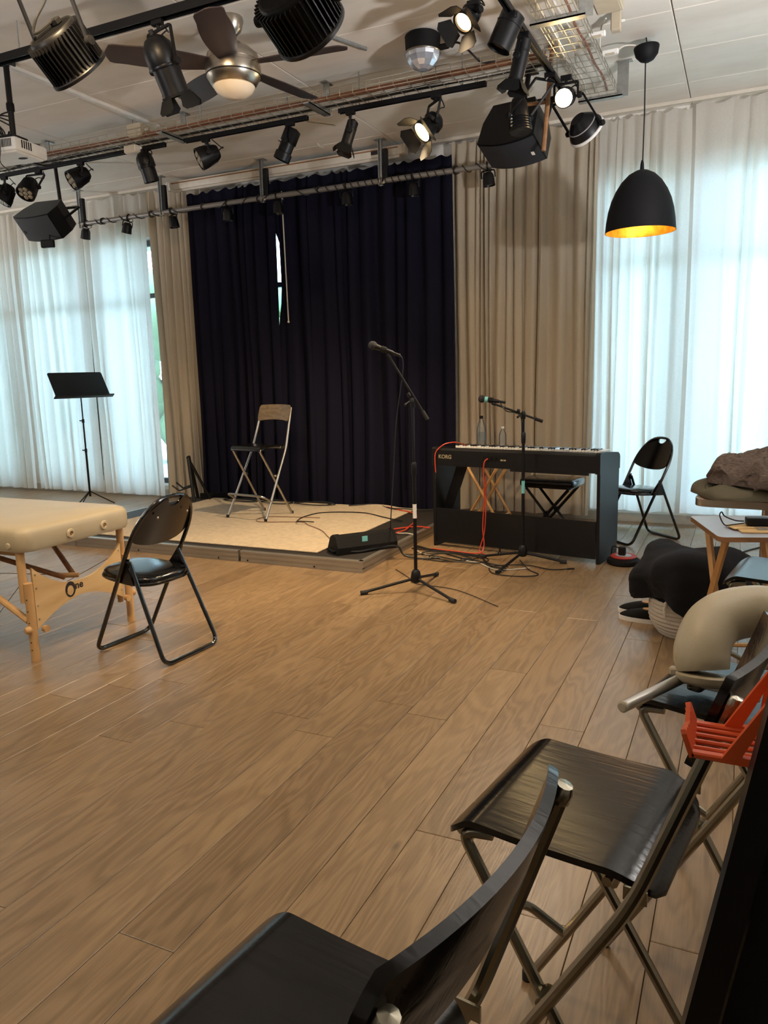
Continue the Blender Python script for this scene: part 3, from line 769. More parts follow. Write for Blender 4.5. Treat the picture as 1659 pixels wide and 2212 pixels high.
# slanted inner brace on the left side
MB().prism([(0.03, 0.20), (0.12, 0.20), (-0.05, 0.66), (-0.14, 0.66)], -0.010, 0.010, frame((1, 0, 0), (0, -1, 0), (-PWd/2+0.10, -0.05, 0)) @ Matrix.Scale(-1, 4, (1, 0, 0))).build('slant_brace', M['piano'], pn, 0)
MB().box((0, -0.185, 0.175), (PWd-0.056, 0.014, 0.27)).build('back_panel', M['piano'], pn, 0)
MB().box((0, -0.1835, 0.07), (PWd-0.056, 0.016, 0.006)).build('panel_seam', M['black'], pn, 0)
# keyboard body, rounded end blocks
bd = [(-0.205, 0.655), (0.205, 0.655), (0.205, 0.725), (0.06, 0.74), (-0.16, 0.79), (-0.195, 0.79), (-0.205, 0.775)]
MB().prism(bd, -(PWd/2-0.035), PWd/2-0.035, frame((0, 1, 0), (1, 0, 0), (0, 0, 0))).build('body', M['piano'], pn, 20)
for s in (-1, 1):
    eb = [(-0.207, 0.650), (0.215, 0.650), (0.215, 0.735), (0.205, 0.755), (0.17, 0.772), (-0.10, 0.796), (-0.19, 0.797), (-0.207, 0.785)]
    MB().prism(eb, -0.0175, 0.0175, frame((0, 1, 0), (1, 0, 0), (s*(PWd/2-0.0175), 0, 0))).build('end_block', M['piano'], pn, 20)
MB().box((0.30, -0.203, 0.648), (0.60, 0.012, 0.02)).build('bottom_step', M['piano'], pn, 0)
key = MB().rbox((0, 0, 0), (0.0222, 0.145, 0.018), 0.002, 1).mesh('white_key', M['keywhite'], 0)
keys = bpy.data.objects.new('keyboard', MB().box((0.0, 0.12, 0.757), (1.23, 0.15, 0.012)).mesh('keybed', M['black'], 0)); C.objects.link(keys); keys.parent = pn
for i in range(52):
    o = bpy.data.objects.new('white_key', key); C.objects.link(o); o.parent = keys
    o.location = (-0.603+1.206*i/51, 0.125, 0.779); o.rotation_euler.x = 0.0
bk = MB().rbox((0, 0, 0), (0.012, 0.09, 0.014), 0.002, 1).mesh('black_key', M['blackgloss'], 0)
for i in range(51):
    if i % 7 in (1, 4): continue
    o = bpy.data.objects.new('black_key', bk); C.objects.link(o); o.parent = keys; o.location = (-0.603+1.206*(i+0.5)/51, 0.10, 0.792)
text_mesh('maker_name', 'KORG', 0.042, M['label_pale'], frame((1, 0, 0), (0, -1, 0), (-PWd/2+0.062, -0.2055, 0.712)), pn, 0.0006, bold=0.0008)
jk = MB().box((-0.13, -0.2045, 0.725), (0.20, 0.003, 0.045)).build('jack_panel', M['blackmat'], pn, 0)
for i, x_ in enumerate((-0.19, -0.155, -0.12)): MB().lathe([(0.008, 0), (0.008, 0.012), (0.004, 0.012)], 10, frame((1, 0, 0), (0, -1, 0), (x_, -0.205, 0.728))).build('jack_plug', M['black'], jk)
for i, x_ in enumerate((-0.07, -0.045)): MB().box((x_, -0.2065, 0.718), (0.02, 0.002, 0.012)).build('print', M['label_pale'], jk, 0)
MB().lathe([(0.016, 0.0), (0.018, 0.01), (0.006, 0.02), (0.006, 0.05)], 12, T(-0.08, -0.215, 0.0)).build('pedal_jack', M['black'], pn)

# ------------------------------------------------------------------ microphone stands
def mic_stand(name, label, base, feet, ztop, zmid, boom, tape=None):
    t = thing(name, label, 'microphone stand', base)
    B = Vector(base)
    MB().lathe([(0.022, 0.055), (0.032, 0.065), (0.034, 0.09), (0.028, 0.125), (0.018, 0.14)], 14).build('hub', M['black'], t)
    for f in feet:
        f = Vector(f)-B; f.z = 0.014
        lg = MB().tube([(0, 0, 0.085), tuple(f)], 0.0095, 10).build('leg', M['black'], t)
        d = Vector((f.x, f.y, 0)).normalized()
        MB().tube([f-d*0.035+Vector((0, 0, 0.003)), f+d*0.012], [0.0135, 0.0145], 10).build('foot_cap', M['rubber'], lg)
    MB().tube([(0, 0, 0.10), (0, 0, zmid)], 0.0115, 12).build('lower_tube', M['black'], t)
    MB().tube([(0, 0, zmid), (0, 0, ztop)], 0.0085, 12).build('upper_tube', M['darkmetal'], t)
    MB().lathe([(0.015, -0.05), (0.017, -0.02), (0.017, 0.02), (0.011, 0.03)], 12, T(0, 0, zmid)).build('clutch', M['black'], t)
    tail, head = Vector(boom[0])-B, Vector(boom[1])-B
    d = (head-tail).normalized()
    bo = MB().tube([tail, head], 0.0075, 10).build('boom_arm', M['black'], t)
    MB().tube([tail, tail+d*0.06], 0.012, 10).build('counter_grip', M['rubber'], bo)
    jp = Vector((0, 0, ztop))
    MB().lathe([(0.014, -0.035), (0.016, -0.01), (0.016, 0.012), (0.012, 0.02)], 12, T(0, 0, ztop)).build('swivel', M['black'], t)
    MB().tube([jp+Vector((-0.012, -0.02, 0)), jp+Vector((-0.03, -0.05, -0.02))], [0.006, 0.009], 8).build('wing_knob', M['black'], t)
    MB().lathe([(0.011, -0.012), (0.014, 0.0), (0.011, 0.012)], 10, frame((1, 0, 0), d, jp+d*0.035+Vector((0, -0.012, 0.01)))).build('boom_clamp', M['darkmetal'], t)
    MB().tube([head-d*0.03, head], 0.011, 10).build('thread_collar', M['black'], bo)
    if tape:
        z_, m_ = tape
        MB().lathe([(0.0125, z_-0.045), (0.0125, z_+0.045)], 12).build('tape_wrap', m_, t)
    return t
def microphone(label, head, tail, tape=False):
    """handheld microphone: ball grille at head, handle to tail"""
    h, b = Vector(head), Vector(tail); L = (b-h).length
    t = thing('microphone', label, 'microphone', tuple(b), group='stage microphones')
    m = frame((1, 0, 0), h-b, (0, 0, 0))
    MB().lathe([(0.010, -0.005), (0.0125, 0.0), (0.015, L*0.45), (0.018, L*0.68), (0.0195, L*0.74)], 14, m).build('handle', M['black'], t)
    MB().lathe([(0.0195, L*0.73), (0.026, L*0.80), (0.027, L*0.88), (0.022, L*0.98), (0.010, L*1.045), (0, L*1.05)], 16, m).build('grille', M['grille'], t)
    MB().lathe([(0.0265, L*0.83), (0.0275, L*0.845), (0.0265, L*0.86)], 16, m).build('grille_band', M['darkmetal'], t)
    MB().lathe([(0.019, L*0.28), (0.020, L*0.30), (0.020, L*0.48), (0.018, L*0.50)], 14, m).build('clip', M['blackmat'], t)
    if tape: MB().lathe([(0.0195, L*0.56), (0.0205, L*0.58), (0.0205, L*0.70), (0.0195, L*0.72)], 14, m).build('tape_band', M['tape'], t)
    MB().lathe([(0.008, -0.05), (0.0095, -0.045), (0.0095, 0.0)], 10, m).build('plug', M['darkmetal'], t)
    return t
mic_stand('microphone_stand', 'tall black microphone stand in front of the stage', (-1.84, 4.36, 0), [(-2.125, 4.158, 0), (-1.523, 4.189, 0), (-1.847, 4.74, 0)], 1.205, 0.80,
          [(-1.752, 4.385, 1.092), (-1.985, 4.325, 1.495)], (0.52, M['white']))
microphone('black microphone angled up on the tall stand before the stage', (-2.092, 4.30, 1.556), (-1.955, 4.335, 1.50))
mic_stand('microphone_stand', 'shorter black microphone stand in front of the piano', (-1.385, 5.27, 0), [(-1.47, 4.93, 0), (-1.715, 5.34, 0), (-1.10, 5.36, 0)], 1.075, 0.92,
          [(-1.262, 5.32, 1.020), (-1.60, 5.22, 1.155)], (0.56, M['tape']))
microphone('black microphone with turquoise tape on the shorter stand', (-1.685, 5.20, 1.188), (-1.555, 5.235, 1.165), True)

# ------------------------------------------------------------------ piano bench, side table, bottles
bn = thing('piano_bench', 'black padded folding bench behind the piano', 'bench', (-1.40, 6.26, 0), math.radians(-8))
MB().rbox((0, 0, 0.465), (0.46, 0.30, 0.065), 0.022, 3).build('cushion', M['vinyl'], bn, 50)
MB().box((0, 0, 0.427), (0.40, 0.24, 0.014)).build('base_board', M['black'], bn, 0)
for y_ in (-0.12, 0.12):
    for s in (-1, 1):
        MB().tube([(s*0.18, y_, 0.418), (-s*0.17, y_+0.02*s, 0.012)], 0.013, 4).build('leg', M['black'], bn, 0)
    MB().lathe([(0.022, -0.02), (0.022, 0.02)], 12, frame((1, 0, 0), (0, 1, 0), (0, y_, 0.214))).build('lock_disc', M['black'], bn)
for s in (-1, 1):
    MB().tube([(s*0.17, -0.17, 0.014), (s*0.17, 0.17, 0.014)], 0.013, 4).build('foot_bar', M['black'], bn, 0)

sd = thing('side_table', 'small pine folding side table behind the piano', 'table', (-2.06, 6.62, 0), math.radians(-5))
MB().rbox((0, 0, 0.685), (0.56, 0.40, 0.02), 0.006, 1).build('table_top', M['pine'], sd)
for y_ in (-0.16, 0.16):
    MB().tube([(-0.22, y_, 0.675), (0.19, y_, 0.0)], 0.014, 4).build('leg', M['pine'], sd, 0)
    MB().tube([(0.22, y_*0.85, 0.675), (-0.19, y_*0.85, 0.0)], 0.014, 4).build('leg', M['pine'], sd, 0)
for s in (-1, 1): MB().tube([(s*0.15, -0.14, 0.09), (s*0.15, 0.14, 0.09)], 0.010, 4).build('stretcher', M['pine'], sd, 0)
def bottle(label, loc, h, r, cap, water):
    t = thing('water_bottle', label, 'bottle', loc, group='clear bottles behind the piano')
    MB().lathe([(0, 0.002), (r*0.9, 0), (r, 0.01), (r, h*0.55), (r*0.92, h*0.66), (r*0.5, h*0.84), (r*0.34, h*0.88), (r*0.34, h*0.93)], 20).build('body', M['plastic_clear'], t, 50)
    MB().lathe([(r*0.4, h*0.91), (r*0.4, h), (0, h)], 16).build('cap', cap, t)
    MB().lathe([(r*0.96, h*0.06), (r*0.96, 0.012), (0, 0.012)], 20).build('base_ring', M['black'] if water else M['plastic_clear'], t)
    if water:
        MB().lathe([(0, 0.014), (r*0.93, 0.014), (r*0.93, h*0.50), (0, h*0.50)], 18).build('water', M['plastic_clear'], t)
        MB().lathe([(r*1.005, h*0.22), (r*1.005, h*0.48)], 20).build('label_wrap', M['plastic_clear'], t)
bottle('clear water bottle with black cap standing behind the piano', (-2.12, 6.60, 0.696), 0.29, 0.042, M['black'], True)
bottle('small clear bottle with pale cap beside the water bottle', (-1.94, 6.66, 0.696), 0.19, 0.034, M['white'], False)
tag(MB().rbox((-1.95, 6.50, 0.702), (0.17, 0.09, 0.010), 0.003, 1).build('notepad', M['white']), 'small white notepad lying near the bottles behind the piano', 'notepad')

# ------------------------------------------------------------------ things on the stage
mo = thing('floor_monitor', 'black wedge monitor speaker lying on the stage corner', 'speaker', (-2.515, 4.985, SH+0.0015), math.radians(51))
# local x = long axis, section is a wedge
sec = [(-0.085, 0.0), (0.095, 0.0), (0.10, 0.03), (0.045, 0.115), (0.0, 0.135), (-0.05, 0.125), (-0.09, 0.05)]
MB().prism(sec, -0.21, 0.21, frame((0, 1, 0), (1, 0, 0), (0, 0, 0))).build('cabinet', M['blackmat'], mo, 20)
ends = [(a*1.04, max(0.0, b*1.04)) for a, b in sec]
MB().prism(ends, -0.255, -0.21, frame((0, 1, 0), (1, 0, 0), (0, 0, 0))).build('end_cap', M['blackmat'], mo, 20)
MB().prism(ends, 0.21, 0.23, frame((0, 1, 0), (1, 0, 0), (0, 0, 0))).build('end_cap', M['blackmat'], mo, 20)
for k in range(5):
    y_ = -0.05+0.028*k
    MB().tube([(-0.256, y_, 0.03), (-0.275, y_+0.01, 0.022), (-0.262, y_+0.02, 0.008)], 0.007, 6).build('plug', M['darkmetal'], mo)
MB().rbox((-0.03, -0.073, 0.09), (0.045, 0.004, 0.055), 0.001, 1, RX(0.0)).build('tape_tag', M['tape'], mo, 0)

gs = thing('guitar_stand', 'black folding A-frame stand beside the black curtain', 'stand', (-5.33, 6.46, SH+0.0015), 0.5)
for s in (-1, 1):
    MB().tube([(0, s*0.02, 0.47), (0.05, s*0.12, 0.0+0.012)], 0.017, 6).build('leg', M['black'], gs)
    MB().tube([(0.03, s*0.08, 0.17), (-0.10, s*0.10, 0.13), (-0.17, s*0.11, 0.19)], 0.009, 6).build('support_arm', M['black'], gs)
MB().tube([(0, -0.03, 0.47), (0, 0.03, 0.47)], 0.019, 8).build('top_hinge', M['black'], gs)
MB().tube([(0.03, -0.07, 0.23), (0.03, 0.07, 0.23)], 0.008, 6).build('cross_bar', M['black'], gs)
MB().tube([(0, 0, 0.45), (0.20, 0.02, 0.012)], 0.015, 6).build('rear_leg', M['black'], gs)
MB().box((0.22, 0.16, 0.03), (0.3, 0.06, 0.05)).build('base_box', M['blackmat'], gs, 0)
# ------------------------------------------------------------------ right side: tables, clothes, basket
ct = thing('cafe_table', 'square cafe table with metal band edge under the knitted clothes', 'table', (0.16, 4.80, 0), math.radians(-4))
MB().prism(rrect(0.70, 0.70, 0.07, 6), 0.615, 0.645).build('table_top', M['greytop'], ct) if False else None
MB().prism(rrect(0.69, 0.69, 0.07, 6), 0.618, 0.650).build('table_top', M['tableply'], ct, 20)
MB().ring(rrect(0.71, 0.71, 0.08, 6), rrect(0.69, 0.69, 0.07, 6), 0.612, 0.652).build('edge_band', M['nickel'], ct, 40)
MB().tube([(0, 0, 0.02), (0, 0, 0.62)], 0.03, 16).build('column', M['nickel'], ct)
MB().lathe([(0.22, 0.0), (0.22, 0.012), (0.05, 0.03), (0.03, 0.05)], 28).build('base_plate', M['darkmetal'], ct)

def heap(fn, nu=56, nv=18):
    """closed mound from a polar radius/height function fn(a, t) -> (r, z); t 0 rim .. 1 top"""
    vs = []; fs = []
    for j in range(nv):
        for i in range(nu):
            a = 2*PI*i/nu; r, z_ = fn(a, j/nv); vs.append((r*math.cos(a), r*math.sin(a), z_))
    r, z_ = fn(0, 1.0); vs.append((0, 0, z_)); top = len(vs)-1
    for j in range(nv-1):
        for i in range(nu):
            fs.append((j*nu+i, j*nu+(i+1) % nu, (j+1)*nu+(i+1) % nu, (j+1)*nu+i))
    for i in range(nu): fs.append(((nv-1)*nu+i, (nv-1)*nu+(i+1) % nu, top))
    fs.append(tuple(range(nu-1, -1, -1)))
    return MB().add(vs, fs)
def olive_fn(a, t):
    r = (0.36+0.05*math.sin(2*a+0.5)+0.02*math.sin(7*a))*(1-t**2.2)
    return r, 0.002+0.10*t**0.7*(1+0.25*math.sin(3*a)*(1-t)) + (0.012*math.sin(9*a)*(t*(1-t)*4))
ol = heap(olive_fn).build('folded_trousers', M['olive'], smooth=60); ol.location = (0.13, 4.80, 0.653); ol.rotation_euler.z = 0.3
tag(ol, 'olive trousers spread beneath the knitted scarf on the cafe table', 'clothes')
def scarf_fn(a, t):
    r = (0.31+0.04*math.sin(2*a+2.2)+0.02*math.sin(5*a+1))*(1-t**2.5)
    z_ = 0.17*t**0.75*(1+0.22*math.sin(2*a+0.8)*(1-t)) + 0.020*math.sin(6*a+9*t)*math.sin(PI*t) + 0.012*math.sin(13*a-8*t)*math.sin(PI*t)
    return r, z_
scb = heap(scarf_fn, 96, 34)
scb.v = [tuple(Vector(p)+Vector((0.5, 0.5, 1.0))*(0.050*noise.noise(Vector(p)*12)+0.020*noise.noise(Vector(p)*30)+0.012*abs(noise.noise(Vector(p)*55)))) if p[2] > 0.004 else p for p in scb.v]
sc = scb.build('knitted_scarf', M['brownknit'], smooth=70); sc.location = (0.15, 4.74, 0.722); sc.rotation_euler.z = -0.4
tag(sc, 'crumpled brown grey knitted scarf piled on the cafe table', 'scarf')
tg = thing('eyeglasses', 'thin rimmed glasses lying at the left of the clothes pile', 'glasses', (-0.15, 4.62, 0.68))
MB().tube([(0.02*math.cos(2*PI*i/16), 0, 0.022+0.02*math.sin(2*PI*i/16)) for i in range(16)], 0.0015, 6, closed=True).build('rim', M['darkmetal'], tg)
MB().tube([(0.02, 0, 0.03), (0.04, 0.06, 0.02), (0.05, 0.12, 0.0)], 0.0015, 6).build('temple', M['darkmetal'], tg)

ft = thing('folding_table', 'wooden folding tray table with grey top holding papers', 'table', (0.05, 3.69, 0), math.radians(17))
MB().prism(rrect(0.38, 0.49, 0.032, 5), 0.655, 0.667).build('table_top', M['greytop'], ft)
MB().ring(rrect(0.384, 0.494, 0.034, 5), rrect(0.38, 0.49, 0.032, 5), 0.647, 0.6675).build('edge_band', M['tableply'], ft)
MB().box((0, 0, 0.6495), (0.36, 0.47, 0.011)).build('under_board', M['tableply'], ft, 0)
for x_ in (-0.15, 0.15):
    MB().tube([(x_, -0.20, 0.645), (x_, 0.20, 0.0)], 0.016, 4, flat=(1, 1, 0)).build('leg', M['pine'], ft, 0)
    MB().tube([(x_*0.8, 0.20, 0.645), (x_*0.8, -0.20, 0.0)], 0.016, 4, flat=(1, 1, 0)).build('leg', M['pine'], ft, 0)
for y_, z_ in ((0.17, 0.05), (-0.17, 0.05)): MB().tube([(-0.15, y_, z_), (0.15, y_, z_)], 0.010, 6).build('stretcher', M['pine'], ft)
ad = thing('power_adapter', 'black power adapter block on the folding table', 'adapter', (0.104, 3.66, 0.668), math.radians(12))
MB().rbox((0.0, 0, 0.030), (0.135, 0.055, 0.034), 0.006, 2).build('block', M['black'], ad)
MB().tube(spline([(-0.075, 0, 0.028), (-0.11, 0.005, 0.03), (-0.15, 0.02, 0.045), (-0.165, 0.015, 0.065), (-0.175, 0.0, 0.05), (-0.155, -0.01, 0.012), (-0.12, -0.015, 0.015), (-0.075, -0.012, 0.022)], 6), 0.003, 6).build('cord', M['blackcable'], ad)
pp = thing('paper_folder', 'kraft paper folder lying under the power adapter', 'folder', (0.108, 3.61, 0.668), math.radians(14))
MB().box((0.03, 0, 0.003), (0.27, 0.15, 0.005)).build('cover', M['kraft'], pp, 0)
MB().box((0.0, 0.05, 0.0072), (0.25, 0.10, 0.003), RZ(0.2)).build('sheet', M['kraft'], pp, 0)
MB().rbox((0.03, -0.01, 0.0095), (0.13, 0.07, 0.0025), 0.001, 1).build('plastic_sleeve', M['plastic_clear'], pp, 0)

bs = thing('rope_basket', 'white rope basket buried under the dark wool coat', 'basket', (-0.20, 4.13, 0.0))
prev = None
for k in range(9):
    z_ = 0.011+0.021*k; r_ = 0.135+0.055*math.sin(min(1, (k+0.6)/5)*PI/2)
    MB().tube([(r_*math.cos(2*PI*i/36), r_*math.sin(2*PI*i/36), z_) for i in range(36)], 0.0115, 8, closed=True).build('rope_coil', M['basket'], bs)
MB().lathe([(0, 0.004), (0.14, 0.004), (0.14, 0.012), (0, 0.012)], 30).build('bottom', M['basket'], bs)
MB().tube([(-0.10, -0.175, 0.20), (-0.105, -0.20, 0.17), (-0.10, -0.205, 0.13)], 0.008, 6).build('handle_loop', M['basket'], bs)
def coat_fn(a, t):
    # ragged hem: high on the front left, low on the right
    hem = 0.20+0.05*math.sin(3*a+1.0)-0.09*math.cos(a+0.9)
    fold = 1+(0.085*math.sin(6*a+0.4)+0.045*math.sin(11*a+2))*max(0.25, 1-1.1*t)
    if t < 0.35:
        q = t/0.35; r = (0.235+0.012*q)*fold; z_ = hem*(1-q)+(0.30)*q
    else:
        q = (t-0.35)/0.65; r = 0.247*fold*math.sqrt(max(0, 1-q**2.0)); z_ = 0.30+0.150*(1-(1-q)**1.6)+0.03*math.sin(3*a+0.6)*math.sin(PI*q)+0.028*math.exp(-((q-0.55)/0.22)**2-((math.cos(a-2.6)-1)/0.25)**2)
    return r, z_
cb = heap(coat_fn, 72, 26); cb.f.pop()
# stretch the mound to the right and shape the raised collar
cb.v = [(x_*1.12+0.02+(0.04 if x_ > 0 else 0)*abs(x_)/0.25, y_*0.95, z_) for x_, y_, z_ in cb.v]
cb.v = [tuple(Vector(p)*(1+0.0)+Vector((1, 1, 0.4))*(0.030*noise.noise(Vector((p[0]*7, p[1]*7, p[2]*3)))+0.008*noise.noise(Vector(p)*28))) for p in cb.v]
co = cb.build('wool_coat', M['knit'], smooth=70); co.location = (-0.215, 4.13, 0.0)
tag(co, 'dark navy wool coat heaped over the white basket', 'coat')
def shoe(x_, y_, a, label):
    t = thing('slip_on_shoe', label, 'shoe', (x_, y_, 0), a, 'slip-on shoes beside the basket')
    def outl(s, n=30):
        o = []
        for i in range(n):
            q = 2*PI*i/n; c_, s_ = math.cos(q), math.sin(q)
            w_ = 0.043*(1+0.12*c_)
            o.append((0.125*c_*s, w_*s_*s if abs(s_) < 1 else w_*s_*s))
        return o
    MB().prism(outl(1.0), 0.0, 0.024).build('sole', M['white'], t, 50)
    def up(a_, t_):
        c_, s_ = math.cos(a_), math.sin(a_); w_ = 0.041*(1+0.12*c_)
        q = 1-0.35*t_**1.6
        open_ = 1.0
        h = 0.024+ (0.050 if c_ < 0 else 0.050*(1-0.35*c_*c_))*t_
        return math.hypot(0.121*c_, w_*s_)*q*open_, h
    vs = []; fs = []; nu, nv = 30, 6
    for j in range(nv+1):
        for i in range(nu):
            q = 2*PI*i/nu; c_, s_ = math.cos(q), math.sin(q); w_ = 0.041*(1+0.12*c_); k_ = 1-0.42*(j/nv)**2.0
            hx = 0.024+0.048*(j/nv)*(1-0.25*max(0, c_))
            vs.append((0.121*c_*k_-(0.02*(j/nv)), w_*s_*k_, hx))
    fs = [(j*nu+i, j*nu+(i+1) % nu, (j+1)*nu+(i+1) % nu, (j+1)*nu+i) for j in range(nv) for i in range(nu)] + [tuple(nv*nu+i for i in range(nu))]
    MB().add(vs, fs).build('upper', M['blackmat'], t, 60)
    MB().prism([(0.045*math.cos(2*PI*i/20)-0.05, 0.022*math.sin(2*PI*i/20)) for i in range(20)], 0.070, 0.0745).build('lining', M['skin'], t, 50)
    return t
shoe(-0.445, 4.235, math.radians(172), 'black slip-on shoe with white sole, nearer of the pair')
shoe(-0.465, 4.365, math.radians(176), 'black slip-on shoe with white sole, farther of the pair')

# ------------------------------------------------------------------ face cradle of the massage table on the third stool
fc = thing('face_cushion', 'beige horseshoe face cushion resting on a bar stool', 'cushion', (0.03, 1.84, 0.6295))
path = spline([(-0.080, -0.045, 0.058), (-0.086, -0.025, 0.105), (-0.060, 0.035, 0.152), (0.01, 0.09, 0.168), (0.09, 0.10, 0.163), (0.16, 0.055, 0.145), (0.195, -0.02, 0.11), (0.195, -0.06, 0.072)], 8)
rads = [0.061*(0.9+0.1*min(1, i/4)) for i in range(len(path))]
MB().tube(path, rads, 20).build('cushion_roll', M['cream_vinyl'], fc, 50)
e0 = Vector(path[0])
MB().lathe([(0.0, -0.012), (0.046, -0.012), (0.056, -0.004), (0.060, 0.008), (0.055, 0.012)], 20, frame((1, 0, 0), (0.0, 0.25, 1), e0+Vector((0, -0.004, -0.020)))).build('end_pad', M['cream_vinyl'], fc, 50)
MB().tube([p+Vector((-0.052, -0.03, 0.0)) for p in path[4:20]], 0.0018, 6).build('seam_piping', M['cream_vinyl'], fc)
cr = thing('cradle_frame', 'aluminium face rest frame lying on the bar stool seat', 'frame', (-0.10, 1.74, 0.6295))
MB().tube([(-0.098, -0.145, 0.030), (0.012, 0.075, 0.030)], 0.0125, 14).build('support_rod', M['alu'], cr)
MB().lathe([(0.0128, 0), (0.0128, 0.006), (0.009, 0.009), (0, 0.009)], 14, frame((0, 0, 1), (-0.44, -0.89, 0), (-0.097, -0.143, 0.030))).build('rod_cap', M['beigebox'], cr)
MB().rbox((0.018, 0.06, 0.030), (0.035, 0.05, 0.034), 0.008, 2, RZ(-0.4)).build('clamp', M['brass_chrome'], cr)
MB().tube([(0.02, 0.03, 0.034), (0.05, 0.035, 0.035), (0.09, 0.035, 0.03)], 0.010, 10).build('lever', M['darkmetal'], cr)
MB().tube([(0.04, 0.03, 0.030), (0.165, -0.02, 0.034)], 0.0042, 8).build('cross_rod', M['alu'], cr)
MB().rbox((-0.005, 0.085, 0.036), (0.04, 0.02, 0.02), 0.004, 1).build('end_block', M['beigebox'], cr)
gb = thing('grey_bag', 'grey cloth bag with black strap hung on the stool behind the cushion', 'bag', (0.165, 1.70, 0.55))
def bag(u, v):
    a = 2*u-1; return (0.035*a*0.9-0.02*math.sin(PI*v), -0.01+0.05*a, 0.08+0.28*v)
bg_ = MB(); bg_.rbox((0.0, 0.0, 0.25), (0.11, 0.10, 0.30), 0.035, 3, RY(0.25))
bg_.build('bag_body', M['grey_fabric'], gb, 60)
MB().tube(spline([(-0.075, -0.05, 0.215), (-0.05, -0.06, 0.26), (0.0, -0.07, 0.32), (0.06, -0.06, 0.38)], 6), 0.006, 6).build('strap', M['blackcable'], gb)
MB().rbox((-0.03, -0.055, 0.205), (0.09, 0.03, 0.03), 0.006, 1, RY(0.2)).build('buckle', M['black'], gb)
MB().tube([(-0.075+0.012*math.cos(2*PI*i/12), -0.05, 0.215+0.02*math.sin(2*PI*i/12)) for i in range(12)], 0.004, 6, closed=True).build('ring', M['beigebox'], gb)

# ------------------------------------------------------------------ leaning black door panel with orange tray bracket
lp = thing('leaning_panel', 'black framed panel leaning at the lower right corner', 'panel', (-0.122, 0.875, 0.0))
lm = RY(math.radians(9.2))
MB().box((0.0165, 0, 0.525), (0.033, 0.045, 1.05), lm).build('stile', M['black'], lp, 0)
MB().box((0.4835, 0, 0.525), (0.033, 0.045, 1.05), lm).build('stile', M['black'], lp, 0)
MB().box((0.25, 0, 0.03), (0.434, 0.045, 0.06), lm).build('rail', M['black'], lp, 0)
MB().box((0.25, 0, 1.02), (0.434, 0.045, 0.06), lm).build('rail', M['black'], lp, 0)
MB().box((0.25, 0.006, 0.525), (0.434, 0.02, 0.93), lm).build('inset_board', M['blackmat'], lp, 0)
MB().tube([(0.034, -0.016, 0.05), (0.034, -0.016, 1.0)], 0.0035, 6, m=lm).build('bead', M['blackgloss'], lp)
for z_ in (0.832, 0.807): MB().ball((0.0585, -0.02, z_), 0.007, 10, 8, lm).build('brass_pin', M['brass_chrome'], lp)
for z_ in (0.0,): MB().box((0.25, 0, -0.0), (0.4, 0.04, 0.004), lm).build('foot_strip', M['rubber'], lp, 0)
ob = thing('tray_bracket', 'orange plastic slotted bracket hooked on the black panel', 'bracket', (0.026, 0.975, 0.905))
# slotted floor: frame plus bars, upturned lip, two triangular side braces, back plate
MB().box((-0.0025, 0.0, 0.0), (0.068, 0.006, 0.006)).build('floor_bar', M['orange_plastic'], ob, 0) if False else None
for y_ in (-0.042, 0.042): MB().rbox((-0.020, y_, 0.003), (0.085, 0.012, 0.008), 0.002, 1).build('floor_edge', M['orange_plastic'], ob)
for y_ in (-0.026, -0.008, 0.010, 0.027): MB().rbox((-0.020, y_, 0.003), (0.085, 0.0075, 0.006), 0.002, 1).build('floor_bar', M['orange_plastic'], ob)
lip = MB()
lip.prism([(-0.048, 0.0), (0.048, 0.0), (0.048, 0.030)] + [(0.048-0.096*(i+0.5)/16, 0.024+(0.004 if i % 2 else 0.0)+0.008*abs(i-8)/8) for i in range(16)] + [(-0.048, 0.030)], -0.003, 0.003, frame((0, 1, 0), (1, 0, 0.35), (-0.060, 0, 0.0)))
lip.build('toothed_lip', M['orange_plastic'], ob, 0)
for y_ in (-0.044, 0.044):
    MB().ring([(-0.030, 0.0), (0.020, 0.0), (0.030, 0.105)], [(-0.006, 0.010), (0.012, 0.010), (0.017, 0.060)], -0.0045, 0.0045, frame((1, 0, 0), (0, -1, 0), (0, y_, 0))).build('side_brace', M['orange_plastic'], ob, 0)
MB().prism([(-0.048, 0.0), (0.048, 0.0), (0.040, 0.110), (-0.040, 0.110)], -0.003, 0.003, frame((0, 1, 0), (1, 0, -0.1), (0.025, 0, 0))).build('back_plate', M['orange_plastic'], ob, 0)

# ------------------------------------------------------------------ floor and stage cables
def cable(label, pts, r, m_, n=7, name='cable', plug=None):
    q = spline(pts, n)
    t = thing(name, label, 'cable', tuple(q[0]))
    o_ = Vector(q[0])
    MB().tube([p-o_ for p in q], r, 6).build('cord', m_, t)
    if plug:
        d = (q[-1]-q[-2]).normalized()
        MB().tube([q[-1]-o_, q[-1]-o_+d*0.05], [0.007, 0.006], 8).build('plug', M['darkmetal'], t)
    return t
pm = Matrix.Translation((-1.507, 5.7, 0)) @ RZ(math.radians(-10.1))
def PT(x_, y_, z_): return tuple(pm @ Vector((x_, y_, z_)))
cable('red cable looped over the left end of the piano, plug hanging', [PT(-0.50, 0.02, 0.795), PT(-0.52, -0.10, 0.83), PT(-0.58, -0.18, 0.82), PT(-0.635, -0.218, 0.76), PT(-0.642, -0.222, 0.68), PT(-0.638, -0.22, 0.60)], 0.0045, M['redcable'], plug=True)
cable('red cable dropping from the piano jacks to the floor', [PT(-0.175, -0.225, 0.728), PT(-0.20, -0.245, 0.68), PT(-0.20, -0.235, 0.45), PT(-0.215, -0.235, 0.2), PT(-0.20, -0.245, 0.05), PT(-0.23, -0.30, 0.007), PT(-0.45, -0.32, 0.007), PT(-0.62, -0.33, 0.007)], 0.0045, M['redcable'])
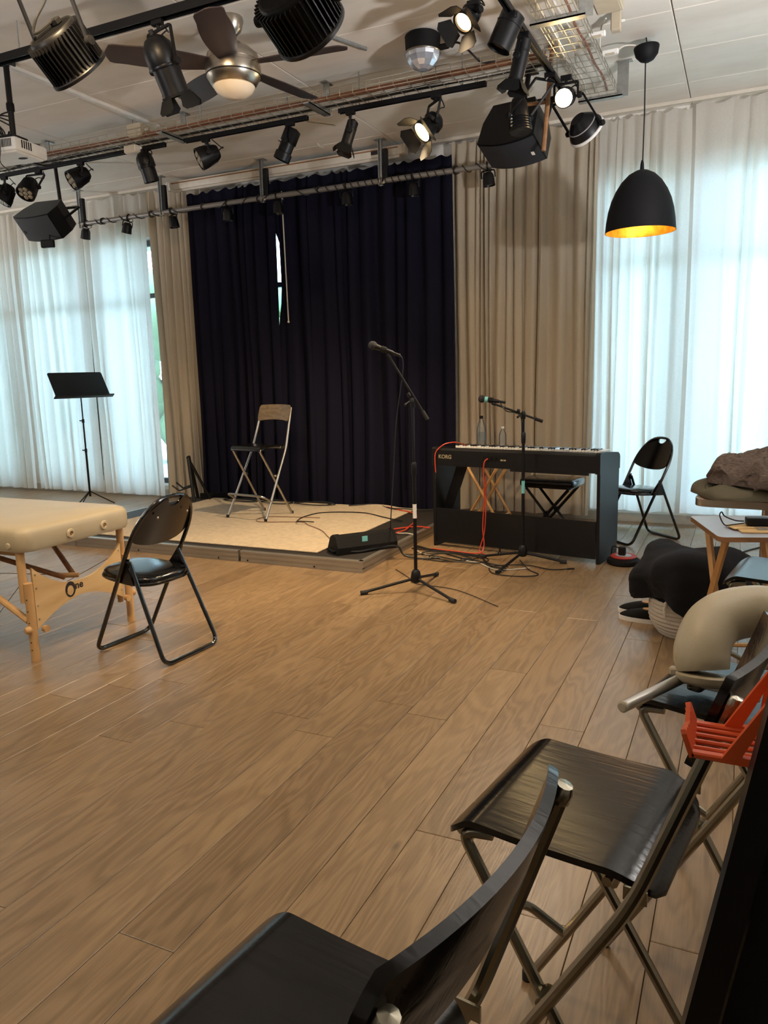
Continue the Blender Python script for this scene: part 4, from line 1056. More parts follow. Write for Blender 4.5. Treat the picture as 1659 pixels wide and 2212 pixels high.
cable('second red cable hanging beside the piano jacks', [PT(-0.195, -0.222, 0.60), PT(-0.19, -0.235, 0.3), PT(-0.205, -0.232, 0.15), PT(-0.235, -0.25, 0.02), PT(-0.17, -0.29, 0.006)], 0.004, M['redcable'])
zs = SH+0.012
cable('coiled red cable on the black stage deck by the piano', [(-2.32, 5.83, zs), (-2.47, 5.84, zs), (-2.64, 5.62, zs), (-2.66, 5.50, zs+0.004), (-2.56, 5.46, zs), (-2.48, 5.62, zs+0.006), (-2.50, 5.80, zs+0.006), (-2.57, 6.10, zs), (-2.70, 6.40, zs), (-2.95, 6.55, zs+0.004), (-3.2, 6.72, zs)], 0.006, M['redcable'])
cable('pale grey cable sagging off the stage edge', [(-2.7, 5.6, zs), (-2.5, 5.55, zs), (-2.40, 5.55, zs+0.004), (-2.335, 5.53, 0.085), (-2.31, 5.45, 0.03), (-2.20, 5.32, 0.006), (-1.95, 5.22, 0.006), (-1.70, 5.17, 0.006), (-1.50, 5.02, 0.006), (-1.30, 5.14, 0.006)], 0.005, M['greycable'])
rc = random.Random(5)
for i, lab in enumerate(('black cable loop on the floor between the stage and the piano', 'black cable coil lying in front of the piano foot', 'black cable bundle trailing toward the shorter microphone stand')):
    cx, cy = (-2.02, -1.95, -1.85)[i], (5.22, 5.30, 5.20)[i]
    pts = [(-2.33, 5.55-0.05*i, 0.006)]
    for k in range(9):
        a = 0.8*k+0.4*i; pts.append((cx+0.24*math.cos(a)*(1+0.15*rc.uniform(-1, 1)), cy+0.11*math.sin(a)*(1+0.3*rc.uniform(-1, 1)), 0.006+0.004*(k % 3)+0.004*i))
    pts += [(-1.58, 5.16-0.04*i, 0.008), (-1.45, 5.12-0.05*i, 0.006)]
    cable(lab, pts, 0.0045, M['blackcable'])
cable('black cable looped around the foot of the shorter microphone stand', [(-1.40, 5.25, 0.03), (-1.30, 5.10, 0.006), (-1.20, 4.98, 0.006), (-1.32, 4.90, 0.006), (-1.50, 4.92, 0.006), (-1.56, 5.10, 0.006), (-1.35, 5.20, 0.01), (-1.16, 5.15, 0.006), (-1.05, 5.20, 0.006)], 0.004, M['blackcable'], plug=True)
cable('thin black cable crossing the floor behind the tall stand', [(-2.18, 4.80, 0.005), (-2.0, 4.62, 0.005), (-1.9, 4.50, 0.005), (-1.6, 4.45, 0.005), (-1.25, 4.20, 0.005)], 0.0025, M['blackcable'])
cable('dark blue microphone cable hanging from the tall stand to the stage', [(-1.92, 4.345, 1.485), (-1.905, 4.37, 1.46), (-1.93, 4.42, 1.36), (-2.06, 4.60, 1.06), (-2.20, 4.85, 0.72), (-2.345, 5.10, 0.33), (-2.42, 5.24, zs+0.03), (-2.48, 5.32, zs), (-2.56, 5.22, zs)], 0.0042, M['bluecable'])
cable('short black cable under the shorter microphone', [(-1.545, 5.235, 1.158), (-1.50, 5.23, 1.10), (-1.44, 5.25, 1.085), (-1.40, 5.26, 1.05), (-1.392, 5.255, 0.9)], 0.004, M['blackcable'])
cable('thick black cable running from the monitor off the stage', [(-2.60, 4.78, zs+0.02), (-2.50, 4.86, zs), (-2.40, 5.0, zs+0.01), (-2.30, 5.10, 0.10), (-2.25, 5.12, 0.03), (-2.12, 5.14, 0.012), (-2.0, 5.2, 0.012)], 0.008, M['blackcable'])
cable('thin brown cable winding across the cream carpet', [(-2.80, 5.05, zs+0.003), (-2.98, 5.25, zs+0.002), (-3.15, 5.45, zs+0.002), (-3.38, 5.62, zs+0.002), (-3.52, 5.72, zs+0.002), (-3.9, 5.62, zs+0.002), (-3.95, 5.85, zs+0.002), (-3.45, 5.95, zs+0.002)], 0.003, M['orangecable'])
cable('black cable curled at the rear foot of the stage stool', [(-3.40, 5.75, zs+0.004), (-3.46, 5.62, zs+0.03), (-3.56, 5.72, zs+0.002), (-3.62, 5.95, zs+0.002), (-3.55, 6.2, zs+0.002), (-3.2, 6.3, zs+0.002), (-2.9, 6.15, zs+0.002), (-2.66, 6.02, zs+0.002)], 0.005, M['blackcable'])
for i, lab in enumerate(('black cable tangle at the foot of the narrow stage curtain', 'black cable coil on the carpet behind the stage stool', 'dark cable heap between the stool and the wide stage curtain', 'black cable running along the rear edge of the carpet')):
    cx, cy = (-4.75, -4.35, -3.9, -3.2)[i], 6.55+0.02*i
    pts = []
    for k in range(11 if i < 3 else 8):
        a = 0.95*k
        pts.append((cx+(0.22 if i < 3 else 0)*math.cos(a)*(1+0.3*rc.uniform(-1, 1)) + (0.13*k-0.3 if i == 3 else 0), cy+0.08*math.sin(a)*(1+0.4*rc.uniform(-1, 1)), zs+0.004+0.005*(k % 3)))
    cable(lab, pts, 0.0055, M['blackcable'])
# cable reel base with red ring next to the piano
cl = thing('extension_reel', 'black and red extension reel on the floor right of the piano', 'cable reel', (-0.715, 5.50, 0))
MB().lathe([(0, 0), (0.105, 0.0), (0.115, 0.012), (0.112, 0.035), (0.085, 0.05)], 30).build('drum', M['blackmat'], cl)
MB().lathe([(0.086, 0.047), (0.090, 0.056), (0.080, 0.064), (0.055, 0.062)], 30).build('red_ring', M['red_felt'], cl)
MB().lathe([(0.056, 0.055), (0.056, 0.064), (0, 0.064)], 24).build('socket_plate', M['greytop'], cl)
MB().rbox((-0.01, 0.0, 0.095), (0.05, 0.05, 0.065), 0.008, 1).build('plug_block', M['black'], cl)
MB().tube(spline([(-0.03, 0.0, 0.11), (-0.07, 0.02, 0.12), (-0.09, 0.06, 0.09), (-0.10, 0.1, 0.02)], 6), 0.005, 6).build('cord', M['blackcable'], cl)
cable('black cable from the extension reel toward the coat', [(-0.62, 5.50, 0.03), (-0.45, 5.42, 0.006), (-0.3, 5.36, 0.006), (-0.1, 5.36, 0.006), (0.0, 5.7, 0.006), (0.05, 6.1, 0.006), (0.3, 6.5, 0.006)], 0.0055, M['blackcable'])
# ------------------------------------------------------------------ ceiling rig: trays, tracks, pipe
TZ = 3.25
def wire_tray(label, p0, p1, width):
    p0, p1 = Vector(p0), Vector(p1); L = (p1-p0).length
    t = thing('cable_tray', label, 'cable tray', tuple(p0)); m = frame(p1-p0, (0, 0, 1))
    t.rotation_euler = m.to_euler()
    hw = width/2
    for y_, z_ in [(-hw, 0.06), (-hw, 0.03)] + [(-hw+width*k/4, 0.0) for k in range(5)] + [(hw, 0.03), (hw, 0.06)]:
        MB().tube([(0, y_, z_), (L, y_, z_)], 0.0026, 5).build('long_wire', M['wire'], t)
    rib = MB().tube([(0, -hw-0.003, 0.06), (0, -hw-0.003, -0.003), (0, hw+0.003, -0.003), (0, hw+0.003, 0.06)], 0.0026, 5).mesh('cross_wire', M['wire'])
    for k in range(int(L/0.10)+1):
        o = bpy.data.objects.new('cross_wire', rib); C.objects.link(o); o.parent = t; o.location = (k*0.10, 0, 0)
    return t
wire_tray('long wire cable tray crossing the ceiling parallel to the stage', (-7.0, 5.11, TZ), (-1.12, 5.11, TZ), 0.24)
wire_tray('wire cable tray running toward the window beside the bright lamp', (-1.02, 3.3, TZ), (-1.02, 5.95, TZ), 0.22)
def hanger(x_, y_, label, w_=0.26, along='y'):
    """galvanised C hanger: ceiling foot, post, arm under the tray"""
    t = thing('tray_hanger', label, 'bracket', (x_, y_, CEIL), 0 if along == 'y' else -PI/2)
    MB().box((0, 0.16, -0.006), (0.05, 0.10, 0.006)).build('ceiling_foot', M['galv'], t, 0)
    MB().box((0, 0.15, -0.115), (0.05, 0.012, 0.225) if along == 'y' else (0.012, 0.075, 0.225)).build('post', M['galv'], t, 0)
    MB().box((0, 0.0, -0.222), (0.05, 0.30, 0.010)).build('arm', M['galv'], t, 0)
    MB().box((0.022, 0.0, -0.214), (0.006, 0.30, 0.025)).build('arm_flange', M['galv'], t, 0)
    return t
for x_, lab in ((-4.15, 'galvanised tray hanger beside the fan blade tip'), (-5.65, 'galvanised tray hanger right of the projector'), (-2.85, 'galvanised tray hanger above the pale tape strip')):
    hanger(x_, 5.11, lab)
h1 = hanger(-1.02, 4.55, 'galvanised tray hanger beside the tilted black spotlight', along='x')
h2 = hanger(-1.02, 5.92, 'galvanised tray hanger at the tray end near the pendant lamp', along='x')
rc = random.Random(3)
def tray_cable(label, y_, r, m_, z_=0.012, x0=-6.95, x1=-1.2, wob=0.012):
    pts = [(x0+(x1-x0)*k/14, y_+rc.uniform(-wob, wob), TZ+z_+rc.uniform(0, 0.006)) for k in range(15)]
    return cable(label, pts, r, m_, 4, 'tray_cable')
tray_cable('thick orange brown conduit lying along the long cable tray', 5.03, 0.013, M['orangecable'], 0.018)
tray_cable('second orange brown cable in the long tray', 5.065, 0.008, M['orangecable'], 0.012)
tray_cable('pale grey cable in the middle of the long tray', 5.11, 0.008, M['greycable'], 0.012, wob=0.02)
tray_cable('black cable wandering along the long tray', 5.15, 0.009, M['blackcable'], 0.012, wob=0.025)
tray_cable('dark grey cable at the far side of the long tray', 5.19, 0.007, M['darkmetal'], 0.012, wob=0.02)
for i, (x_, m_, lab) in enumerate(((-1.09, 'whitecable', 'white cable in the tray toward the window'), (-1.04, 'greycable', 'grey cable in the tray toward the window'), (-0.99, 'whitecable', 'second white cable in the tray toward the window'), (-0.95, 'orangecable', 'brown cable in the tray toward the window'))):
    cable(lab, [(x_+rc.uniform(-0.02, 0.02), 3.35+2.5*k/9, TZ+0.012+rc.uniform(0, 0.006)) for k in range(10)], 0.007, M[m_], 4, 'tray_cable')
def track(label, p0, p1, w_=0.034, rods=True, h_=0.03):
    p0, p1 = Vector(p0), Vector(p1); L = (p1-p0).length
    t = thing('lighting_track', label, 'track', tuple(p0)); t.rotation_euler = frame(p1-p0, (0, 0, 1)).to_euler()
    MB().box((L/2, -w_/2+0.003, -h_/2), (L, 0.006, h_)).build('rail_side', M['black'], t, 0)
    MB().box((L/2, w_/2-0.003, -h_/2), (L, 0.006, h_)).build('rail_side', M['black'], t, 0)
    MB().box((L/2, 0, -0.003), (L, w_-0.012, 0.006)).build('rail_web', M['black'], t, 0)
    MB().box((L/2, -w_/2+0.008, -h_+0.004), (L, 0.003, 0.004)).build('conductor', M['chrome'], t, 0)
    if rods:
        for q in (0.15, 0.85): MB().tube([(L*q, 0, 0), (L*q, 0, CEIL-p0.z)], 0.005, 6).build('drop_rod', M['galv'], t)
    return t
track('black lighting track under the tray left of the centre', (-4.10, 5.20, TZ-0.009), (-2.98, 5.20, TZ-0.009))
track('black lighting track under the tray right of the centre', (-2.72, 5.20, TZ-0.009), (-1.63, 5.20, TZ-0.009))
track('black lighting track crossing the upper left corner', (-4.35, 3.55, 3.30), (-1.75, 3.55, 3.30), 0.05, h_=0.045)
track('black lighting track beside the tray toward the window', (-1.21, 3.4, TZ-0.006), (-1.21, 5.75, TZ-0.006))
track('black lighting track above the camera with the two big lamps', (-3.5, 2.52, 3.12), (-0.6, 2.52, 3.12), 0.05)
track('short black lighting track at the left end of the tray', (-6.4, 5.20, TZ-0.006), (-4.30, 5.20, TZ-0.006))
# white cable duct on the ceiling
tag(MB().rbox((-4.53, 4.68, CEIL-0.012), (0.05, 1.46, 0.024), 0.004, 1).build('cable_duct', M['white'], smooth=0), 'white cable duct running across the ceiling at the upper left', 'cable duct')
def jbox(c, d, m_, label):
    t = thing('junction_box', label, 'junction box', c)
    MB().rbox((0, 0, 0), d, 0.006, 1).build('housing', m_, t)
    MB().rbox((0, 0, -d[2]/2-0.003), (d[0]*0.86, d[1]*0.86, 0.006), 0.002, 1).build('lid', m_, t)
    MB().tube([(d[0]/2-0.002, 0, 0), (d[0]/2+0.02, 0, 0)], 0.008, 8).build('gland', M['white'], t)
jbox((-4.44, 5.06, TZ+0.065), (0.14, 0.12, 0.09), M['beigebox'], 'beige junction box in the tray at the end of the white duct')
jbox((-4.58, 5.14, TZ-0.035), (0.12, 0.09, 0.055), M['offwhite'], 'small offwhite junction box under the tray')
jbox((-0.80, 4.75, CEIL-0.05), (0.15, 0.30, 0.09), M['beigebox'], 'long beige junction box on the ceiling right of the tray')
jbox((-0.80, 5.12, CEIL-0.06), (0.06, 0.05, 0.10), M['beigebox'], 'slim beige junction box nearer the pendant lamp')
for k, (x_, y_) in enumerate(((-0.89, 5.0), (-0.86, 5.3))):
    t = thing('cable_clip', ('white cable clip block by the long junction box', 'white cable clip block by the slim junction box')[k], 'clip', (x_, y_, TZ+0.055))
    MB().rbox((0, 0, 0), (0.10, 0.035, 0.03), 0.006, 1).build('block', M['white'], t)
    MB().rbox((0, -0.01, -0.012), (0.06, 0.02, 0.012), 0.005, 1).build('slot', M['beigebox'], t)
tg = thing('tape_strip', 'pale strip of tape dangling from the long tray', 'tape', (-2.98, 5.24, TZ-0.01))
MB().box((0.09, 0, -0.03), (0.24, 0.045, 0.003), RY(0.25)).build('strip', M['label_pale'], tg, 0)
MB().box((0.21, 0, -0.07), (0.035, 0.05, 0.003), RY(0.9)).build('curled_end', M['white'], tg, 0)

# pipe in front of the curtains with a spiral of cable, and its hangers
pp = thing('lighting_pipe', 'grey lighting pipe in front of the black curtains', 'pipe', (-6.80, 6.68, 3.105))
MB().tube([(0, 0, 0), (4.95, 0, 0)], 0.024, 16).build('tube', M['pipe'], pp)
MB().lathe([(0.0255, -0.01), (0.0255, 0.0), (0.0, 0.002)], 14, frame((0, 1, 0), (1, 0, 0), (4.95, 0, 0))).build('end_cap', M['black'], pp)
hel = []
for i in range(900):
    x_ = 4.9*i/899; a = 2*PI*x_*(6.5+3.5*math.sin(1.7*x_))*0.55 + 2*math.sin(4*x_)
    hel.append((x_, 0.030*math.cos(a), 0.030*math.sin(a)))
MB().tube(hel, 0.0045, 5).build('wrapped_cable', M['blackcable'], pp)
for k in range(7):
    x_ = 0.35+0.68*k
    MB().tube([(x_+0.015*math.sin(i*1.3), 0.033*math.cos(i*1.1), 0.033*math.sin(i*1.1)) for i in range(14)], 0.006, 5).build('cable_wrap', M['blackcable'], pp)
for x_, lab in ((-6.93+0.15, 'strut hanger at the left end of the lighting pipe'), (-5.63, 'strut hanger left of the screen casing'), (-4.37, 'strut hanger with black ballast above the narrow black curtain'), (-3.09, 'strut hanger with black ballast above the wide black curtain')):
    t = thing('pipe_hanger', lab, 'bracket', (x_, 6.68, CEIL), group=None)
    MB().box((0, 0, -0.003), (0.10, 0.08, 0.006)).build('ceiling_plate', M['galv'], t, 0)
    for s in (-1, 1): MB().box((s*0.016, 0, -0.20), (0.005, 0.03, 0.39)).build('channel_flange', M['galv'], t, 0)
    MB().box((0, 0.014, -0.20), (0.03, 0.004, 0.39)).build('channel_web', M['galv'], t, 0)
    MB().tube([(0, 0.032*math.sin(a), -0.355+0.032*math.cos(a)) for a in [2*PI*i/16 for i in range(16)]], 0.005, 6, closed=True).build('pipe_clip', M['galv'], t)
    MB().rbox((0.05, 0.0, -0.22), (0.045, 0.04, 0.26), 0.004, 1).build('ballast', M['black'], t)
    MB().ball((0.035, -0.02, -0.375), 0.012, 8, 6).build('wing_nut', M['beigebox'], t)

# projection screen casing
sk = thing('screen_casing', 'long offwhite projection screen casing under the ceiling', 'projection screen', (-4.25, 6.80, 3.375))
MB().rbox((0, 0, 0), (2.70, 0.085, 0.085), 0.012, 2).build('casing', M['offwhite'], sk)
MB().rbox((0, -0.012, -0.052), (2.62, 0.03, 0.022), 0.004, 1).build('bottom_bar', M['offwhite'], sk)
for s in (-1, 1): MB().rbox((s*1.352, 0, 0), (0.03, 0.094, 0.094), 0.01, 1).build('end_cap', M['offwhite'], sk)
MB().rbox((0.0, -0.0435, 0.02), (2.6, 0.003, 0.012), 0.001, 1).build('groove_line', M['tableply'], sk, 0)
MB().rbox((1.08, -0.044, 0.0), (0.10, 0.003, 0.035), 0.001, 1).build('badge', M['logo_dark'], sk, 0)

# ------------------------------------------------------------------ luminaires
def lum(name, label, clamp, center, aim, yoke_w, group=None, stem=True, yk=None):
    """root Empty at the clamp; returns (root, local centre, body matrix, side axis); body local -z = aim"""
    clamp, center, aim = Vector(clamp), Vector(center), Vector(aim).normalized()
    t = thing(name, label, 'stage light', tuple(clamp), group=group)
    c_ = center-clamp
    a = aim.cross(Vector((0, 0, 1)));  a = a.normalized() if a.length > 0.05 else Vector((1, 0, 0))
    m = frame(a, -aim, c_)
    up = -c_.normalized(); hh = max(0.03, c_.length-0.045)
    if yoke_w:
        pts = [c_+a*yoke_w/2-up*0.01, c_+a*yoke_w/2+up*hh, c_-a*yoke_w/2+up*hh, c_-a*yoke_w/2-up*0.01]
        MB().tube(fillet(pts, 0.012, 3), 0.009, 4, flat=aim).build('yoke', M['black'], t, 20)
        for s in (-1, 1): MB().lathe([(0.018, -0.008), (0.020, 0.0), (0.018, 0.016), (0.0, 0.018)], 12, frame(aim, a*s, c_+a*s*(yoke_w/2+0.006))).build('yoke_knob', M['blackmat'], t)
    MB().tube([c_+up*hh, (0, 0, 0)], 0.011, 8).build('stem', M['black'], t)
    MB().rbox((0, 0, -0.010), (0.07, 0.032, 0.030), 0.004, 1).build('clamp', M['black'], t)
    return t, c_, m, a
def barn_doors(t, m, r, z, size, angs=(35, 25, 40, 20), mt_=None):
    mt_ = mt_ or M['blackmat']
    MB().lathe([(r*1.02, z-0.006), (r*1.08, z-0.006), (r*1.08, z+0.006), (r*1.02, z+0.006)], 24, m, closed=True).build('gel_frame', mt_, t)
    for k, an in enumerate(angs):
        a = PI/2*k
        mm = m @ RZ(a) @ T(r*1.02, 0, z-0.006) @ RY(math.radians(-an)) 
        w0, w1 = size*0.55, size*0.85
        MB().prism([(-w0, 0), (w0, 0), (w1, -size*0.75), (w1*0.7, -size), (-w1*0.7, -size), (-w1, -size*0.75)], -0.0015, 0.0015, mm @ frame((0, 1, 0), (1, 0, 0))).build('barn_door', mt_, t, 0)
def loop_cord(t, p0, p1, r=0.05, s=1):
    p0, p1 = Vector(p0), Vector(p1); mid = (p0+p1)/2+Vector((r*s, 0, -r*0.4))
    MB().tube(spline([p0, p0*0.7+mid*0.3+Vector((r*s*0.5, 0, 0.02)), mid, p1*0.7+mid*0.3, p1], 6), 0.004, 6).build('power_cord', M['blackcable'], t)

def big_led(label, clamp, center, aim, R=0.13, H=0.15):
    t, c_, m, a = lum('led_par_lamp', label, clamp, center, aim, R*2+0.05, 'big ribbed lamps above the camera')
    MB().lathe([(0, H/2), (R*0.80, H/2), (R*0.84, H/2-0.008), (R*0.86, H/2-0.02), (R*0.88, -H/2+0.02), (R*0.98, -H/2), (R*0.90, -H/2-0.008), (0, -H/2-0.004)], 40, m).build('housing', M['black'], t)
    fin = MB().box((0, 0, 0), (R*0.16, 0.004, H*0.92)).mesh('cooling_fin', M['black'], 0)
    for k in range(40):
        o = bpy.data.objects.new('cooling_fin', fin); C.objects.link(o); o.parent = t
        o.matrix_local = m @ RZ(2*PI*k/40) @ T(R*0.92, 0, -0.004)
    MB().lathe([(R*1.0, -H/2+0.004), (R*1.03, -H/2), (R*1.03, -H/2-0.012), (R*0.95, -H/2-0.012)], 40, m, closed=False).build('front_ring', M['black'], t)
    MB().lathe([(R*0.74, H/2), (R*0.78, H/2+0.004), (R*0.80, H/2)], 40, m).build('rear_ring', M['blackmat'], t)
    for k in range(6 if center[0] > -2 else 0): MB().box((-0.04+0.016*k, -0.02, H/2+0.0005), (0.011, 0.014, 0.001), m).build('print_mark', M['label_pale'], t, 0)
    MB().rbox((0.0, 0.05, H/2+0.012), (0.05, 0.03, 0.024), 0.004, 1, m).build('socket', M['blackmat'], t)
    pr = m @ Vector((0, 0.05, H/2+0.02))
    MB().tube(spline([pr, pr+Vector((-0.06, -0.05, -0.06)), pr+Vector((-0.10, 0.0, 0.02)), pr+Vector((-0.06, 0.03, 0.12)), pr*0.2+Vector((-0.02, 0.02, 0.0))], 7), 0.006, 6).build('power_cord', M['blackcable'], t)
    return t
big_led('big ribbed black lamp hanging at the upper left corner', (-2.72, 2.52, 3.09), (-2.64, 2.60, 2.735), (0.10, 0.72, -0.68), 0.128, 0.16)
big_led('big ribbed black lamp cut by the top edge beside the fan', (-1.45, 2.52, 3.09), (-1.41, 2.42, 2.575), (0.10, 0.86, -0.52), 0.128, 0.15)

def par_can(label, clamp, center, aim, R, L, doors=None, lit=None, cord=True):
    t, c_, m, a = lum('par_can', label, clamp, center, aim, R*2+0.035, None)
    MB().lathe([(0, L*0.52), (R*0.25, L*0.515), (R*0.62, L*0.46), (R*0.92, L*0.34), (R, L*0.2), (R, L*0.02), (R*0.97, 0.0), (R*0.86, -L*0.03), (R*0.86, -L*0.42), (R*0.9, -L*0.42), (R*0.9, -L*0.5), (R*0.82, -L*0.5), (R*0.82, -L*0.2), (0, -L*0.2)], 28, m).build('housing', M['black'], t, 30)
    MB().lathe([(R*0.16, L*0.51), (R*0.16, L*0.60), (0, L*0.61)], 10, m).build('rear_knob', M['black'], t)
    MB().lathe([(R*1.02, L*0.02), (R*1.03, 0.0), (R*1.02, -L*0.02)], 28, m).build('band', M['darkmetal'], t)
    MB().lathe([(0, -L*0.3), (R*0.8, -L*0.3)], 24, m).build('lens', lit or M['lens'], t)
    if doors: barn_doors(t, m, R*0.9, -L*0.5, doors[0], doors[1])
    if cord: loop_cord(t, m @ Vector((0, R*0.4, L*0.45)), (0.02, 0, -0.01), 0.06)
    return t
par_can('long black can light with barn doors left of the fan', (-2.93, 3.55, 3.255), (-2.915, 3.57, 3.035), (0.12, 0.42, -0.90), 0.086, 0.29, (0.075, (12, 20, 12, 28)))
par_can('black can light pointing down above the left tray end', (-4.52, 5.20, 3.215), (-4.50, 5.20, 3.085), (0.12, 0.25, -0.95), 0.070, 0.23)

def small_led(label, clamp, center, aim, R=0.083, L=0.17):
    t, c_, m, a = lum('led_spotlight', label, clamp, center, aim, R*2+0.03, 'seven lens LED spotlights')
    MB().lathe([(0, L*0.55), (R*0.55, L*0.55), (R*0.7, L*0.45), (R*0.82, L*0.2), (R, -L*0.15), (R*1.02, -L*0.45), (R*0.92, -L*0.45), (R*0.9, -L*0.36), (0, -L*0.36)], 24, m).build('housing', M['black'], t, 30)
    for k in range(10): MB().box((0, 0, 0), (R*0.12, 0.006, L*0.6), m @ RZ(2*PI*k/10) @ T(R*0.88, 0, L*0.05) @ RY(-0.12)).build('cooling_fin', M['black'], t, 0)
    for k in range(7):
        x_, y_ = (0, 0) if k == 6 else (R*0.56*math.cos(PI/3*k), R*0.56*math.sin(PI/3*k))
        MB().lathe([(R*0.25, -L*0.36), (R*0.25, -L*0.42), (R*0.18, -L*0.45), (0, -L*0.46)], 12, m @ T(x_, y_, 0)).build('lens', M['lens'], t)
    loop_cord(t, m @ Vector((0, 0, L*0.52)), (0.05, 0.01, -0.01), 0.07)
    return t
small_led('seven lens LED spotlight hanging left of the can light', (-5.22, 5.20, 3.215), (-5.235, 5.18, 3.095), (-0.42, -0.72, -0.50))
small_led('seven lens LED spotlight just below the projector', (-5.72, 5.20, 3.215), (-5.86, 5.20, 3.085), (0.10, -0.62, -0.78))
small_led('seven lens LED spotlight on the left centre track facing left', (-3.90, 5.20, 3.215), (-3.885, 5.19, 3.085), (-0.66, -0.62, -0.42))
small_led('LED spotlight cut by the left edge under the projector', (-6.15, 5.20, 3.215), (-6.22, 5.25, 3.08), (-0.3, -0.4, -0.85))

# profile spot with boxy shutters
t, c_, m, a = lum('profile_spot', 'boxy black profile spotlight in the middle of the left track', (-3.13, 5.20, 3.215), (-3.15, 5.19, 3.075), (-0.42, -0.12, -0.88), 0.13)
MB().rbox((0, 0, 0.05), (0.10, 0.10, 0.11), 0.012, 2, m).build('lamp_house', M['black'], t)
MB().lathe([(0.052, 0.0), (0.052, -0.07), (0.062, -0.075), (0.062, -0.13), (0.05, -0.13), (0.05, -0.10), (0, -0.10)], 22, m).build('lens_tube', M['black'], t)
for k, (x_, r_) in enumerate(((0.055, 0.3), (-0.055, -0.3))): MB().box((x_, 0, -0.02), (0.05, 0.06, 0.003), m @ RZ(r_)).build('shutter', M['blackmat'], t, 0)
MB().tube([m @ Vector((0.05, 0.03, 0.08)), m @ Vector((0.13, 0.03, 0.05)), m @ Vector((0.14, 0.0, 0.02))], 0.007, 6).build('handle', M['black'], t)
loop_cord(t, m @ Vector((0, 0, 0.10)), (-0.02, 0, -0.01), -0.05)

def slim_can(label, clamp, center, aim, R=0.042, L=0.20, doors=True, lit=None, yoke=True):
    t, c_, m, a = lum('slim_spotlight', label, clamp, center, aim, (R*2+0.02) if yoke else 0, 'slim track spotlights')
    MB().lathe([(0, L*0.5), (R*0.7, L*0.5), (R, L*0.44), (R, -L*0.5), (R*0.9, -L*0.5), (R*0.9, -L*0.3), (0, -L*0.3)], 20, m).build('housing', M['black'], t, 30)
    MB().lathe([(0, -L*0.36), (R*0.88, -L*0.36)], 20, m).build('lens', lit or M['lens'], t)
    MB().lathe([(R*1.0, L*0.2), (R*1.05, L*0.19), (R*1.05, L*0.17), (R*1.0, L*0.16)], 20, m).build('band', M['darkmetal'], t)
    if doors: barn_doors(t, m, R, -L*0.5, R*1.7, (20, 35, 25, 35))
    MB().tube([m @ Vector((R+0.03*math.cos(q), 0.0, L*0.42+0.035*math.sin(q))) for q in [i*2*PI/14 for i in range(13)]], 0.004, 6).build('power_cord', M['blackcable'], t)
    return t
slim_can('slim spotlight with small barn doors at the left end of the right track', (-2.63, 5.20, 3.215), (-2.64, 5.20, 3.075), (-0.30, -0.15, -0.93), 0.040, 0.17, lit=M['hotdim'])
slim_can('slim black spotlight with barn doors below the tilted cylinder lamp', (-1.21, 4.55, 3.215), (-1.235, 4.58, 3.10), (-0.25, 0.02, -0.96), 0.042, 0.22)
slim_can('thick black cylinder spotlight tilted left beside the tray', (-1.21, 4.28, 3.215), (-1.245, 4.33, 3.155), (-0.42, -0.10, -0.88), 0.066, 0.19, doors=False, yoke=False)

def fresnel(label, clamp, center, aim, R=0.075, L=0.17, doors=0.11, lit=M['hot'], angs=(40, 30, 45, 35)):
    t, c_, m, a = lum('fresnel_lamp', label, clamp, center, aim, R*2+0.03, 'lit fresnel lamps')
    MB().lathe([(0, L*0.5), (R*0.6, L*0.46), (R*0.92, L*0.3), (R, L*0.1), (R*0.8, 0.0), (R*0.85, -L*0.05), (R*1.0, -L*0.3), (R, -L*0.5), (R*0.9, -L*0.5), (R*0.9, -L*0.38), (0, -L*0.38)], 24, m).build('housing', M['black'], t, 30)
    MB().lathe([(0, -L*0.42), (R*0.88, -L*0.40)], 24, m).build('lens', lit, t)
    if doors: barn_doors(t, m, R, -L*0.5, doors, angs)
    loop_cord(t, m @ Vector((0, R*0.5, L*0.4)), (0.03, 0, -0.01), 0.05)
    return t, m
FA, mA = fresnel('lit warm lamp with open barn doors above the wide stage curtain', (-1.98, 5.20, 3.215), (-2.02, 5.19, 3.03), (-0.52, -0.58, -0.63), 0.072, 0.17, 0.105, M['hot'], (60, 40, 70, 40))
FB, mB = fresnel('lit warm lamp with barn doors at the top edge of the picture', (-1.40, 4.25, 3.30), (-1.43, 4.27, 3.245), (-0.35, -0.62, -0.70), 0.055, 0.13, 0.085, M['hotdim'], (50, 40, 60, 40))
FC, mC = fresnel('glaring white hot lamp pointing at the camera near the pendant lamp', (-1.13, 5.30, 3.215), (-1.125, 5.28, 3.085), (-0.02, -0.93, -0.36), 0.060, 0.14, 0.0, M['hot'])

# ribbed can hanging in front of the right speaker
t, c_, m, a = lum('ribbed_lamp', 'ribbed dark lamp hanging in front of the right loudspeaker', (-1.21, 5.20, 3.215), (-1.40, 5.18, 2.985), (0.12, -0.10, -0.98), 0.15)
MB().lathe([(0, 0.11), (0.04, 0.11), (0.055, 0.08), (0.06, 0.0), (0.068, -0.10), (0.055, -0.10), (0, -0.09)], 22, m).build('housing', M['black'], t)
for k in range(5): MB().lathe([(0.060+0.002*k, -0.02-0.016*k), (0.070+0.001*k, -0.022-0.016*k), (0.060+0.002*k, -0.026-0.016*k)], 22, m).build('rib_ring', M['darkmetal'], t)
for k in range(4): MB().ball((0.066, 0.0, 0.0-0.022*k), 0.010, 8, 6, m).build('bright_screw', M['chrome'], t)
